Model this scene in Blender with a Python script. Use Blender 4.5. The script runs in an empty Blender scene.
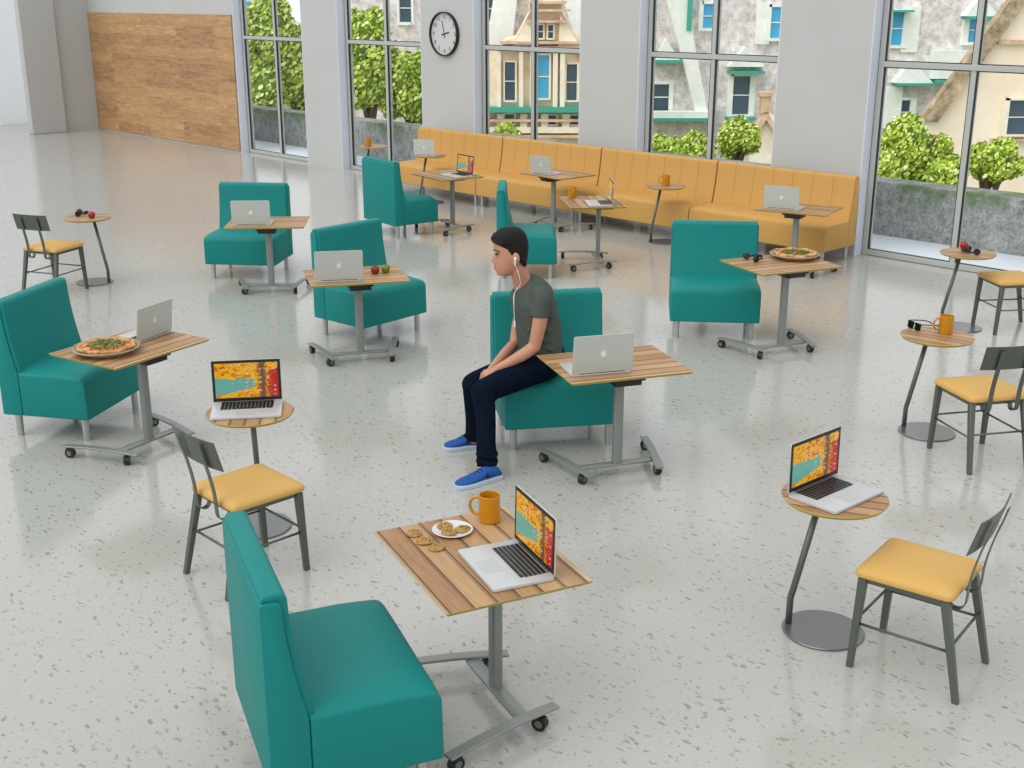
import bpy, bmesh, math, random
from mathutils import Vector, Matrix
PI = math.pi
R_ = math.radians
C = bpy.context.scene.collection
sc = bpy.context.scene

# ------------------------------------------------------------------ camera
FPX, PITCH, ROLL, CAMH = 1195.5, 0.31161, 0.0, 2.77845
cd = bpy.data.cameras.new('camera'); cam = bpy.data.objects.new('camera', cd); C.objects.link(cam)
cd.sensor_width = 36.0; cd.sensor_fit = 'HORIZONTAL'; cd.lens = FPX/1024*36
cd.clip_start = 0.05; cd.clip_end = 500
cam.location = (0, 0, CAMH); cam.rotation_euler = (PI/2-PITCH, ROLL, 0)
sc.camera = cam
# ------------------------------------------------------------------ world and sun
w = bpy.data.worlds.new('sky'); sc.world = w; w.use_nodes = True
bg = w.node_tree.nodes['Background']
bg.inputs[0].default_value = (0.955, 0.975, 1.0, 1); bg.inputs[1].default_value = 1.05
sd = bpy.data.lights.new('sun', 'SUN'); sun = bpy.data.objects.new('sun', sd); C.objects.link(sun)
sd.energy = 1.5; sd.angle = R_(55); sd.color = (1.0, 0.985, 0.95)
sun.rotation_euler = Vector((-0.55, -0.46, 0.75)).to_track_quat('Z', 'Y').to_euler()
sc.view_settings.view_transform = 'Standard'; sc.view_settings.look = 'None'
sc.view_settings.exposure = 0.0; sc.view_settings.gamma = 1.0
sc.view_settings.use_curve_mapping = False

# ------------------------------------------------------------------ helpers
FW = Vector((0, math.cos(PITCH), -math.sin(PITCH))); UPV = Vector((0, math.sin(PITCH), math.cos(PITCH)))
def at(x, y, Y):
    """world point seen at pixel x, y at world depth Y"""
    d = FW + Vector((1, 0, 0))*((x-512)/FPX) - UPV*((y-384)/FPX)
    t = Y/d.y
    return Vector((0, 0, CAMH)) + d*t

def tag(o, label=None, cat=None, group=None, kind=None):
    if label: o['label'] = label
    if cat: o['category'] = cat
    if group: o['group'] = group
    if kind: o['kind'] = kind
    return o
def empty(name, loc=(0, 0, 0), rz=0):
    o = bpy.data.objects.new(name, None); C.objects.link(o)
    o.location = loc; o.rotation_euler = (0, 0, rz); o.empty_display_size = .1
    return o
def obj(name, bm, mats, parent=None, smooth=True, ang=35, loc=None, rz=None):
    if smooth:
        for f in bm.faces: f.smooth = True
        lim = R_(ang)
        for e in bm.edges:
            if len(e.link_faces) == 2:
                e.smooth = e.calc_face_angle(0) < lim
    me = bpy.data.meshes.new(name); bm.to_mesh(me); bm.free()
    for m in (mats if isinstance(mats, (list, tuple)) else [mats]): me.materials.append(m)
    o = bpy.data.objects.new(name, me); C.objects.link(o)
    if parent: o.parent = parent
    if loc is not None: o.location = loc
    if rz is not None: o.rotation_euler = (0, 0, rz)
    return o
def copy_tree(o, parent=None):
    c = o.copy(); C.objects.link(c); c.parent = parent
    for ch in list(o.children): copy_tree(ch, c)
    return c
def place(o, x, y, z, rz):
    o.location = (x, y, z); o.rotation_euler = (0, 0, rz)

def NB(): return bmesh.new()
def box(bm, c, s, rot=None, mi=0, bev=0, seg=2):
    r = bmesh.ops.create_cube(bm, size=1)
    vs = r['verts']
    bmesh.ops.scale(bm, vec=Vector(s), verts=vs)
    if bev > 0:
        es = list({e for v in vs for e in v.link_edges})
        rb = bmesh.ops.bevel(bm, geom=es, offset=bev, segments=seg, affect='EDGES', profile=.5)
        vs = list({v for f in rb['faces'] for v in f.verts} | {v for v in vs if v.is_valid})
        fs = {f for v in vs for f in v.link_faces}
        vs = list({v for f in fs for v in f.verts})
    if rot is not None: bmesh.ops.rotate(bm, cent=(0, 0, 0), matrix=rot, verts=vs)
    bmesh.ops.translate(bm, vec=Vector(c), verts=vs)
    if mi:
        for f in {f for v in vs for f in v.link_faces}: f.material_index = mi
    return vs
def cyl(bm, c, r, h, n=24, r2=None, axis='Z', mi=0, bev=0):
    """cylinder, base centre c, along axis"""
    m = {'Z': Matrix.Identity(4), 'X': Matrix.Rotation(PI/2, 4, 'Y'), 'Y': Matrix.Rotation(-PI/2, 4, 'X')}[axis]
    rr = bmesh.ops.create_cone(bm, cap_ends=True, segments=n, radius1=r, radius2=r if r2 is None else r2, depth=h,
                               matrix=Matrix.Translation(Vector(c)) @ m @ Matrix.Translation((0, 0, h/2)))
    fs = {f for v in rr['verts'] for f in v.link_faces}
    for f in fs: f.material_index = mi
    return rr['verts']
def frames(pts):
    out = []; n = len(pts)
    t0 = (pts[1]-pts[0]).normalized()
    ref = Vector((0, 0, 1)) if abs(t0.z) < .9 else Vector((1, 0, 0))
    u = ref.cross(t0).normalized()
    for i in range(n):
        t = (pts[min(i+1, n-1)]-pts[max(i-1, 0)]).normalized()
        u = (u-t*u.dot(t)).normalized(); v = t.cross(u)
        out.append((t, u, v))
    return out
def tube(bm, pts, rad, n=12, cap=True, mi=0, closed=False, sx=1.0):
    pts = [Vector(p) for p in pts]
    rad = rad if isinstance(rad, (list, tuple)) else [rad]*len(pts)
    rings = []
    for p, r, (t, u, v) in zip(pts, rad, frames(pts)):
        ru, rv = r if isinstance(r, tuple) else (r, r)
        rings.append([bm.verts.new(p+u*math.cos(a)*ru*sx+v*math.sin(a)*rv) for a in [2*PI*k/n for k in range(n)]])
    m = len(rings)
    for i in range(m if closed else m-1):
        a, b = rings[i], rings[(i+1) % m]
        for k in range(n):
            f = bm.faces.new((a[k], a[(k+1) % n], b[(k+1) % n], b[k])); f.material_index = mi
    if cap and not closed:
        bm.faces.new(rings[0][::-1]).material_index = mi; bm.faces.new(rings[-1]).material_index = mi
    return rings
def loft(bm, rings, cap=True, mi=0):
    rs = [[bm.verts.new(p) for p in r] for r in rings]
    n = len(rs[0])
    for a, b in zip(rs[:-1], rs[1:]):
        for k in range(n):
            bm.faces.new((a[k], a[(k+1) % n], b[(k+1) % n], b[k])).material_index = mi
    if cap:
        bm.faces.new(rs[0][::-1]).material_index = mi; bm.faces.new(rs[-1]).material_index = mi
    bmesh.ops.recalc_face_normals(bm, faces=bm.faces)
def smoothpath(pts, k=6):
    """Catmull-Rom through the points"""
    P = [Vector(p) for p in pts]; out = []
    for i in range(len(P)-1):
        a, b, c, d = P[max(i-1, 0)], P[i], P[i+1], P[min(i+2, len(P)-1)]
        for j in range(k):
            t = j/k
            out.append(.5*((2*b)+(c-a)*t+(2*a-5*b+4*c-d)*t*t+(3*b-a-3*c+d)*t**3))
    out.append(P[-1]); return out
def lathe(bm, prof, n=32, c=(0, 0, 0), mi=0):
    """prof: list of (r, z); r=0 points make poles"""
    c = Vector(c); prev = None
    for r, z in prof:
        if r < 1e-6: cur = [bm.verts.new(c+Vector((0, 0, z)))]
        else: cur = [bm.verts.new(c+Vector((r*math.cos(2*PI*k/n), r*math.sin(2*PI*k/n), z))) for k in range(n)]
        if prev:
            for k in range(n):
                a, b = prev[k % len(prev)], prev[(k+1) % len(prev)]
                d, e = cur[k % len(cur)], cur[(k+1) % len(cur)]
                vs = []
                for q in (a, b, e, d):
                    if q not in vs: vs.append(q)
                if len(vs) > 2:
                    f = bm.faces.new(vs); f.material_index = mi
        prev = cur
def prism(bm, prof, x0, x1, bev=0, mi=0, seg=2):
    """prof: closed list of (y, z), extruded along x; end edges bevelled"""
    a = [bm.verts.new((x0, y, z)) for y, z in prof]; b = [bm.verts.new((x1, y, z)) for y, z in prof]
    n = len(prof); fs = []
    fs.append(bm.faces.new(a)); fs.append(bm.faces.new(b[::-1]))
    for k in range(n): fs.append(bm.faces.new((a[k], b[k], b[(k+1) % n], a[(k+1) % n])))
    for f in fs: f.material_index = mi
    bmesh.ops.recalc_face_normals(bm, faces=fs)
    if bev > 0:
        es = list(fs[0].edges)+list(fs[1].edges)
        bmesh.ops.bevel(bm, geom=es, offset=bev, segments=seg, affect='EDGES', profile=.5)
def roundpoly(pts, seg=5):
    """pts: list of (x, y, r) -> polygon with rounded corners"""
    out = []; n = len(pts)
    for i in range(n):
        x, y, r = pts[i]; p = Vector((x, y)); a = Vector(pts[i-1][:2]); b = Vector(pts[(i+1) % n][:2])
        if r <= 0: out.append((x, y)); continue
        u = (a-p).normalized(); v = (b-p).normalized()
        h = math.acos(max(-1, min(1, u.dot(v))))/2
        d = r/math.tan(h); p1 = p+u*d; p2 = p+v*d; cc = p+(u+v).normalized()*(r/math.sin(h))
        a1 = math.atan2(p1.y-cc.y, p1.x-cc.x); a2 = math.atan2(p2.y-cc.y, p2.x-cc.x)
        da = (a2-a1+PI) % (2*PI)-PI
        for k in range(seg+1):
            t = a1+da*k/seg; out.append((cc.x+r*math.cos(t), cc.y+r*math.sin(t)))
    return out
def plate(bm, poly, z0, z1, mi=0, bev=0):
    """poly: (x, y) outline extruded from z0 to z1"""
    a = [bm.verts.new((x, y, z0)) for x, y in poly]; b = [bm.verts.new((x, y, z1)) for x, y in poly]
    n = len(poly); fs = [bm.faces.new(a[::-1]), bm.faces.new(b)]
    for k in range(n): fs.append(bm.faces.new((a[k], a[(k+1) % n], b[(k+1) % n], b[k])))
    for f in fs: f.material_index = mi
    bmesh.ops.recalc_face_normals(bm, faces=fs)
    if bev > 0: bmesh.ops.bevel(bm, geom=list(fs[1].edges), offset=bev, segments=2, affect='EDGES', profile=.5)
    return a+b
def ell(bm, c, r, rot=None, u=16, v=12, mi=0):
    q = bmesh.ops.create_uvsphere(bm, u_segments=u, v_segments=v, radius=1)
    bmesh.ops.scale(bm, vec=Vector(r), verts=q['verts'])
    if rot is not None: bmesh.ops.rotate(bm, cent=(0, 0, 0), matrix=rot, verts=q['verts'])
    bmesh.ops.translate(bm, vec=Vector(c), verts=q['verts'])
    if mi:
        for f in {f for x in q['verts'] for f in x.link_faces}: f.material_index = mi
    return q['verts']

# ------------------------------------------------------------------ materials
def mat(name, col, rough=.5, metal=0, spec=.5, **kw):
    m = bpy.data.materials.new(name); m.use_nodes = True
    b = m.node_tree.nodes['Principled BSDF']
    b.inputs['Base Color'].default_value = (*col, 1); b.inputs['Roughness'].default_value = rough
    b.inputs['Metallic'].default_value = metal; b.inputs['Specular IOR Level'].default_value = spec
    for k, v in kw.items(): b.inputs[k.replace('_', ' ')].default_value = v
    return m
LK = .84  # indoor colours darkened to make the daylight outside look brighter
def srgb(r, g, b):
    f = lambda c: (c/255/12.92) if c/255 <= .04045 else ((c/255+.055)/1.055)**2.4
    return (f(r)*LK, f(g)*LK, f(b)*LK)
class NT:
    def __init__(s, m): s.m = m; s.t = m.node_tree; s.b = s.t.nodes['Principled BSDF']
    def n(s, typ, **kw):
        q = s.t.nodes.new(typ)
        for k, v in kw.items():
            if k.startswith('_'): setattr(q, k[1:], v)
            else: q.inputs[k.replace('_', ' ') if k.replace('_', ' ') in q.inputs else int(k[1:])].default_value = v
        return q
    def l(s, a, b): s.t.links.new(a, b)
    def math(s, op, a, b=None, clamp=False):
        q = s.t.nodes.new('ShaderNodeMath'); q.operation = op; q.use_clamp = clamp
        for i, v in enumerate((a, b)):
            if v is None: continue
            if isinstance(v, (int, float)): q.inputs[i].default_value = v
            else: s.l(v, q.inputs[i])
        return q.outputs[0]
    def ramp(s, fac, stops, interp='LINEAR'):
        q = s.t.nodes.new('ShaderNodeValToRGB'); q.color_ramp.interpolation = interp
        e = q.color_ramp.elements
        while len(e) < len(stops): e.new(.5)
        for el, (p, c) in zip(e, stops): el.position = p; el.color = (*c, 1)
        s.l(fac, q.inputs[0]); return q.outputs[0]
    def mix(s, fac, a, b, blend='MIX'):
        q = s.t.nodes.new('ShaderNodeMix'); q.data_type = 'RGBA'; q.blend_type = blend
        for i, v in ((0, fac), (6, a), (7, b)):
            if isinstance(v, (int, float)): q.inputs[i].default_value = v
            elif isinstance(v, tuple): q.inputs[i].default_value = (*v, 1)
            else: s.l(v, q.inputs[i])
        return q.outputs[2]
    def coord(s, kind='Object', scale=(1, 1, 1), rot=(0, 0, 0), loc=(0, 0, 0)):
        tc = s.t.nodes.new('ShaderNodeTexCoord'); mp = s.t.nodes.new('ShaderNodeMapping')
        mp.inputs['Scale'].default_value = scale; mp.inputs['Rotation'].default_value = rot; mp.inputs['Location'].default_value = loc
        s.l(tc.outputs[kind], mp.inputs[0]); return mp.outputs[0]
    def bump(s, h, strength=.2, dist=.01):
        q = s.t.nodes.new('ShaderNodeBump'); q.inputs['Strength'].default_value = strength; q.inputs['Distance'].default_value = dist
        s.l(h, q.inputs['Height']); s.l(q.outputs[0], s.b.inputs['Normal'])
    def noise(s, vec, scale=5, detail=3, rough=.5, dist=0):
        q = s.t.nodes.new('ShaderNodeTexNoise'); q.inputs['Scale'].default_value = scale; q.inputs['Detail'].default_value = detail
        q.inputs['Roughness'].default_value = rough; q.inputs['Distortion'].default_value = dist
        s.l(vec, q.inputs['Vector']); return q.outputs[0]

M = {}
# vinyl upholstery
def vinyl(name, col):
    m = mat(name, col, .55, spec=.25); t = NT(m)
    v = t.coord(); t.bump(t.noise(v, 260, 2), .06, .002)
    return m
M['teal'] = vinyl('teal_vinyl', srgb(16, 134, 129))
M['yellow'] = vinyl('yellow_vinyl', srgb(210, 162, 90))
M['seat_yellow'] = vinyl('seat_yellow_vinyl', srgb(218, 174, 98))
M['chrome'] = mat('chrome_leg', srgb(205, 208, 205), .28, .85)
M['steel'] = mat('grey_powder_coat', srgb(146, 150, 146), .38, .35)
M['dark_steel'] = mat('gunmetal_paint', srgb(98, 104, 98), .36, .45)
M['disc'] = mat('disc_steel', srgb(128, 130, 129), .25, .55)
M['black'] = mat('black_plastic', srgb(22, 22, 23), .4)
M['hub'] = mat('hub_grey', srgb(120, 124, 120), .4, .3)
M['alu'] = mat('aluminium', srgb(205, 208, 207), .34, .25)
M['lid'] = mat('lid_aluminium', srgb(204, 208, 202), .38, .2)
M['emblem'] = mat('emblem_white', srgb(240, 243, 242), .25)
M['edge'] = mat('yellow_edge_band', srgb(188, 166, 76), .5)
M['mug'] = mat('mustard_glaze', srgb(206, 138, 16), .3)
M['white_china'] = mat('white_china', srgb(224, 224, 220), .25)
M['red_apple'] = mat('red_apple', srgb(158, 18, 24), .3)
M['dark_red_apple'] = mat('dark_red_apple', srgb(118, 30, 16), .3)
M['green_apple'] = mat('green_apple', srgb(104, 122, 20), .3)
M['stem'] = mat('stem_brown', srgb(70, 50, 30), .7)
M['wall'] = mat('wall_paint', srgb(198, 199, 197), .85, spec=.2)
M['lit_reveal'] = mat('lit_reveal_tone', srgb(222, 228, 238), .7, spec=.2)
M['far_wall'] = mat('window_lit_far_wall', (.93, .95, .97), .8, spec=.2)  # bluish window light put into this wall's brightened colour
M['frame'] = mat('window_frame_paint', srgb(186, 190, 186), .45)
M['gasket'] = mat('black_gasket', srgb(30, 32, 32), .6)
t = NT(M['wall']); v = t.coord(); t.l(t.mix(t.noise(v, 1.2, 4), srgb(194, 195, 193), srgb(203, 204, 202)), t.b.inputs['Base Color']); t.bump(t.noise(v, 90, 3), .05, .003)
for k, c1, c2 in (('red_apple', srgb(140, 12, 20), srgb(190, 40, 36)), ('dark_red_apple', srgb(96, 20, 14), srgb(146, 60, 24)), ('green_apple', srgb(88, 108, 14), srgb(130, 140, 34))):
    t = NT(M[k]); v = t.coord(scale=(1, 1, .3)); t.l(t.mix(t.noise(v, 60, 3), c1, c2), t.b.inputs['Base Color'])
# terrazzo
m = M['terrazzo'] = mat('terrazzo', srgb(206, 206, 203), .13, spec=.42); t = NT(m)
base = t.mix(t.noise(t.coord(), .35, 3), srgb(184, 184, 178), srgb(196, 195, 190))
base = t.mix(t.math('MULTIPLY', t.noise(t.coord(), 60, 4), .35), base, srgb(168, 166, 158))
def chips(base, rot, sc, thr, cols, off, size):
    q = t.t.nodes.new('ShaderNodeTexVoronoi'); q.voronoi_dimensions = '3D'; q.distance = 'EUCLIDEAN'
    q.inputs['Scale'].default_value = 1.0; q.inputs['Randomness'].default_value = 1.0
    wob = t.coord(scale=(1, 1, 0))
    nz = t.t.nodes.new('ShaderNodeTexNoise'); nz.inputs['Scale'].default_value = 28; nz.inputs['Detail'].default_value = 2; t.l(wob, nz.inputs[0])
    add = t.t.nodes.new('ShaderNodeVectorMath'); add.operation = 'MULTIPLY_ADD'
    t.l(nz.outputs['Color'], add.inputs[0]); add.inputs[1].default_value = (.9, .9, 0)
    mp2 = t.t.nodes.new('ShaderNodeMapping'); mp2.inputs['Scale'].default_value = sc; mp2.inputs['Location'].default_value = (off, off*.7, 0)
    t.l(t.coord(rot=(0, 0, rot)), mp2.inputs[0]); t.l(mp2.outputs[0], add.inputs[2])
    t.l(add.outputs[0], q.inputs['Vector'])
    sp = t.t.nodes.new('ShaderNodeSeparateColor'); t.l(q.outputs['Color'], sp.inputs[0])
    on = t.math('GREATER_THAN', sp.outputs[0], thr)
    rad = t.math('ADD', t.math('MULTIPLY', sp.outputs[1], size), size*.35)
    inside = t.math('LESS_THAN', q.outputs['Distance'], rad)
    col = t.ramp(sp.outputs[2], cols, 'CONSTANT')
    return t.mix(t.math('MULTIPLY', t.math('MULTIPLY', on, inside), .8), base, col)
tan = srgb(158, 150, 128); gr = srgb(140, 140, 132); bl = srgb(138, 150, 160); wh = srgb(214, 214, 210); br = srgb(150, 132, 100)
base = chips(base, .80, (12, 31, 1), .24, [(0, gr), (.2, tan), (.45, wh), (.62, br), (.72, bl), (.85, tan)], 0, .19)
base = chips(base, 1.15, (15, 26, 1), .36, [(0, tan), (.25, wh), (.5, gr), (.7, srgb(172, 164, 146)), (.9, br)], 5.3, .19)
base = chips(base, .45, (30, 52, 1), .3, [(0, srgb(168, 164, 154)), (.4, wh), (.6, srgb(148, 146, 138)), (.8, tan)], 9.1, .22)
t.l(base, t.b.inputs['Base Color'])
t.l(t.math('ADD', t.math('MULTIPLY', t.noise(t.coord(), 1.5, 4), .08), .09), t.b.inputs['Roughness'])
# planked wood top: strips run along object X
def planks(name, cols, width, gap, gapcol, scale=1.0, grain=1.0):
    m = mat(name, cols[0], .45, spec=.35); t = NT(m)
    tc = t.t.nodes.new('ShaderNodeTexCoord'); sp = t.t.nodes.new('ShaderNodeSeparateXYZ'); t.l(tc.outputs['Object'], sp.inputs[0])
    y = t.math('DIVIDE', sp.outputs[1], width); idx = t.math('FLOOR', y); fr = t.math('SUBTRACT', y, idx)
    wn = t.t.nodes.new('ShaderNodeTexWhiteNoise'); wn.noise_dimensions = '1D'; t.l(t.math('ADD', idx, 11.3), wn.inputs['W'])
    g = t.noise(t.coord(scale=(2.2, 26, 1)), 1.6*grain, 5, .62, 1.2)
    v = t.math('ADD', t.math('MULTIPLY', wn.outputs[0], .55), t.math('MULTIPLY', g, .62))
    col = t.ramp(v, [(.25, cols[0]), (.5, cols[1]), (.7, cols[2]), (.9, cols[3])])
    g1 = t.math('LESS_THAN', fr, gap); 
    g2 = t.math('MULTIPLY', t.math('LESS_THAN', fr, gap*2.6), .45)
    col = t.mix(g2, col, gapcol); col = t.mix(g1, col, gapcol)
    t.l(col, t.b.inputs['Base Color']); return m
wc = [srgb(150, 108, 70), srgb(182, 142, 98), srgb(198, 160, 116), srgb(216, 186, 144)]
M['top_wood'] = planks('striped_oak_top', wc, .093, .075, srgb(96, 66, 42))
M['top_wood_round'] = planks('round_striped_oak_top', wc, .078, .08, srgb(98, 66, 42))
M['top_wood_plain'] = planks('plain_oak_top', wc, .12, .02, srgb(140, 100, 64))
# oak floorboard cladding: boards along X of the panel, object coords (x along, z up)
m = M['cladding'] = mat('oak_cladding', srgb(170, 125, 80), .5); t = NT(m)
br_ = t.t.nodes.new('ShaderNodeTexBrick'); br_.offset = .37; br_.offset_frequency = 1; br_.squash = 1
for k, vv in (('Scale', 1.0), ('Mortar Size', .004), ('Brick Width', 1.45), ('Row Height', .205), ('Bias', 0.0)): br_.inputs[k].default_value = vv
br_.inputs['Color1'].default_value = (0, 0, 0, 1); br_.inputs['Color2'].default_value = (1, 1, 1, 1); br_.inputs['Mortar'].default_value = (.2, .2, .2, 1)
tc = t.t.nodes.new('ShaderNodeTexCoord'); sp = t.t.nodes.new('ShaderNodeSeparateXYZ'); cb = t.t.nodes.new('ShaderNodeCombineXYZ')
t.l(tc.outputs['Object'], sp.inputs[0]); t.l(sp.outputs[0], cb.inputs[0]); t.l(sp.outputs[2], cb.inputs[1])
t.l(cb.outputs[0], br_.inputs['Vector'])
g = t.noise(t.coord(scale=(1.1, 1, 9)), 1.8, 6, .65, 1.6)
vv = t.math('ADD', t.math('MULTIPLY', br_.outputs['Color'], .17), t.math('MULTIPLY', g, .88))
t.l(t.ramp(vv, [(.3, srgb(140, 100, 64)), (.45, srgb(176, 134, 92)), (.6, srgb(196, 154, 106)), (.8, srgb(220, 182, 128))]), t.b.inputs['Base Color'])
# laptop screen picture: autumn colours, teal lake, trunk, small icons
m = M['screen'] = mat('screen_picture', (0, 0, 0), .25); t = NT(m)
tc = t.t.nodes.new('ShaderNodeTexCoord'); sp = t.t.nodes.new('ShaderNodeSeparateXYZ'); t.l(tc.outputs['Generated'], sp.inputs[0])
U, V = sp.outputs[0], sp.outputs[2]
nz = t.noise(t.coord('Generated', (1.6, 1, 1)), 7, 4, .7); nf = t.noise(t.coord('Generated', (1.6, 1, 1), loc=(3, 1, 2)), 20, 3, .7)
leaves = t.ramp(t.math('ADD', t.math('MULTIPLY', nz, .6), t.math('MULTIPLY', nf, .4)), [(.36, srgb(110, 60, 10)), (.43, srgb(220, 90, 10)), (.5, srgb(246, 180, 10)), (.56, srgb(252, 206, 30)), (.66, srgb(236, 110, 20))])
lake = t.math('LESS_THAN', t.math('ADD', t.math('ADD', V, t.math('MULTIPLY', nz, .35)), t.math('MULTIPLY', U, .12)), .76)
lake = t.math('MULTIPLY', lake, t.math('LESS_THAN', t.math('ADD', U, t.math('MULTIPLY', nz, .3)), .78))
lake = t.math('MULTIPLY', lake, t.math('GREATER_THAN', t.math('ADD', V, t.math('MULTIPLY', nz, .25)), t.math('ADD', t.math('MULTIPLY', U, .42), .17)))
col = t.mix(lake, leaves, srgb(110, 180, 165))
red = t.math('MULTIPLY', t.math('GREATER_THAN', t.math('ADD', U, t.math('MULTIPLY', nf, .7)), 1.19), t.math('LESS_THAN', t.math('ADD', V, t.math('MULTIPLY', nz, .5)), 1.05))
col = t.mix(red, col, srgb(200, 30, 20))
tr = t.math('LESS_THAN', t.math('ABSOLUTE', t.math('SUBTRACT', t.math('ADD', U, t.math('MULTIPLY', nf, .3)), .90)), .05)
col = t.mix(tr, col, srgb(120, 84, 50))
icx = t.math('LESS_THAN', t.math('ABSOLUTE', t.math('SUBTRACT', t.math('FRACT', t.math('MULTIPLY', U, 9)), .5)), .16)
icy = t.math('LESS_THAN', t.math('ABSOLUTE', t.math('SUBTRACT', t.math('FRACT', t.math('MULTIPLY', V, 8)), .5)), .2)
ic = t.math('MULTIPLY', t.math('MULTIPLY', icx, icy), t.math('MULTIPLY', t.math('GREATER_THAN', U, .2), t.math('GREATER_THAN', t.noise(t.coord('Generated', (1, 1, 1), loc=(7, 2, 4)), 6, 1), .5)))
col = t.mix(t.math('MULTIPLY', ic, .75), col, srgb(190, 214, 226))
t.l(col, t.b.inputs['Emission Color']); t.b.inputs['Emission Strength'].default_value = .86
# stone parapet
LK = 1.0  # outdoor colours left undarkened and pale, imitating overexposed daylight
m = M['stone'] = mat('rough_stone', srgb(150, 152, 150), .9); t = NT(m)
vz = t.t.nodes.new('ShaderNodeTexVoronoi'); vz.inputs['Scale'].default_value = 9; t.l(t.coord(), vz.inputs[0])
n1 = t.noise(t.coord(), 30, 6, .75)
c1 = t.ramp(t.math('ADD', t.math('MULTIPLY', n1, .75), t.math('MULTIPLY', vz.outputs['Distance'], .16)), [(.3, srgb(112, 116, 114)), (.45, srgb(156, 160, 158)), (.62, srgb(194, 198, 196))])
moss = t.ramp(t.noise(t.coord(loc=(2, 5, 1)), 1.7, 5, .7), [(.44, (0, 0, 0)), (.58, (1, 1, 1))])
sp = t.t.nodes.new('ShaderNodeSeparateXYZ'); t.l(t.coord(), sp.inputs[0])
moss = t.math('MULTIPLY', moss, t.ramp(sp.outputs[2], [(.25, (0, 0, 0)), (.6, (.8, .8, .8))]))
t.l(t.mix(moss, c1, srgb(96, 122, 60)), t.b.inputs['Base Color']); t.bump(n1, .6, .03)
M['terrace'] = mat('pale_terrace', srgb(222, 230, 238), .6)
M['ground'] = mat('distant_ground', srgb(120, 130, 90), .95)
def stone_wall(name, a, b, scale=.8):
    m = mat(name, a, .9); t = NT(m)
    n = t.noise(t.coord(), scale, 6, .75); t.l(t.ramp(n, [(.35, a), (.65, b)]), t.b.inputs['Base Color']); return m
M['sandstone'] = stone_wall('sandstone', srgb(226, 200, 170), srgb(255, 240, 218), .6)
M['sand_trim'] = stone_wall('pale_sandstone_trim', srgb(240, 224, 196), srgb(255, 250, 236), .8)
M['sand_dark'] = stone_wall('weathered_sandstone', srgb(190, 156, 124), srgb(240, 214, 182), .7)
M['slate'] = stone_wall('mauve_grey_stone', srgb(186, 180, 184), srgb(250, 244, 240), 1.3)
M['cream'] = stone_wall('cream_stucco', srgb(250, 230, 204), srgb(255, 244, 226), .25)
M['verdigris'] = mat('verdigris_copper', srgb(70, 168, 148), .7)
M['pale_green'] = stone_wall('pale_green_roof', srgb(226, 238, 228), srgb(252, 255, 252), .6)
M['blue_glass'] = mat('blue_window_glass', srgb(70, 176, 222), .15)
M['dark_glass'] = mat('dark_window_glass', srgb(64, 88, 104), .15)
M['brown_rake'] = stone_wall('brown_roof_edge', srgb(120, 104, 84), srgb(214, 194, 160), 1.0)
m = M['leaf'] = mat('leaves', srgb(150, 180, 50), .6); t = NT(m)
g = t.t.nodes.new('ShaderNodeNewGeometry')
t.l(t.ramp(g.outputs['Random Per Island'], [(0, srgb(104, 136, 30)), (.35, srgb(162, 192, 52)), (.7, srgb(208, 226, 92)), (1, srgb(244, 248, 180))]), t.b.inputs['Base Color'])
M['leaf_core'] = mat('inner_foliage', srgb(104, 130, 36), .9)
M['bark'] = mat('bark', srgb(96, 78, 60), .9)
# glass pane: clear with a fresnel reflection
m = M['glass'] = bpy.data.materials.new('window_glass'); m.use_nodes = True; nt = m.node_tree; nt.nodes.clear()
o_ = nt.nodes.new('ShaderNodeOutputMaterial'); mx = nt.nodes.new('ShaderNodeMixShader'); tr = nt.nodes.new('ShaderNodeBsdfTransparent'); gl = nt.nodes.new('ShaderNodeBsdfGlossy'); fr = nt.nodes.new('ShaderNodeLayerWeight'); pw = nt.nodes.new('ShaderNodeMath'); pw.operation = 'POWER'; pw.inputs[1].default_value = 5.0; fr.inputs[0].default_value = .5
gl.inputs['Roughness'].default_value = 0.0; 
nt.links.new(fr.outputs['Facing'], pw.inputs[0])
nt.links.new(pw.outputs[0], mx.inputs[0]); nt.links.new(tr.outputs[0], mx.inputs[1]); nt.links.new(gl.outputs[0], mx.inputs[2]); nt.links.new(mx.outputs[0], o_.inputs[0])
# food
LK = .84
m = M['cookie'] = mat('cookie_dough', srgb(176, 132, 66), .85); t = NT(m); n = t.noise(t.coord(), 90, 4); t.l(t.ramp(n, [(.35, srgb(150, 104, 48)), (.65, srgb(196, 156, 88))]), t.b.inputs['Base Color']); t.bump(n, .6, .004)
M['choc'] = mat('chocolate', srgb(48, 34, 22), .6)
m = M['crust'] = mat('pizza_crust', srgb(206, 158, 96), .8); t = NT(m); n = t.noise(t.coord(), 30, 4); t.l(t.ramp(n, [(.35, srgb(176, 118, 60)), (.65, srgb(224, 186, 130))]), t.b.inputs['Base Color']); t.bump(n, .5, .006)
m = M['cheese'] = mat('sauce_and_cheese', srgb(214, 130, 60), .5); t = NT(m); n = t.noise(t.coord(), 34, 4, .7); t.l(t.ramp(n, [(.38, srgb(176, 50, 24)), (.5, srgb(222, 132, 50)), (.62, srgb(240, 196, 120))]), t.b.inputs['Base Color'])
M['greens'] = mat('green_leaves_topping', srgb(70, 116, 36), .6)
M['ham'] = mat('pink_ham_topping', srgb(196, 84, 70), .5)
m = M['wicker'] = mat('wicker', srgb(190, 168, 130), .8); t = NT(m); wv = t.t.nodes.new('ShaderNodeTexWave'); wv.inputs['Scale'].default_value = 60; t.l(t.coord(), wv.inputs[0]); t.l(t.mix(wv.outputs[0], srgb(134, 110, 78), srgb(212, 192, 154)), t.b.inputs['Base Color'])
M['leather'] = mat('brown_cushion', srgb(70, 52, 38), .5)
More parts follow.
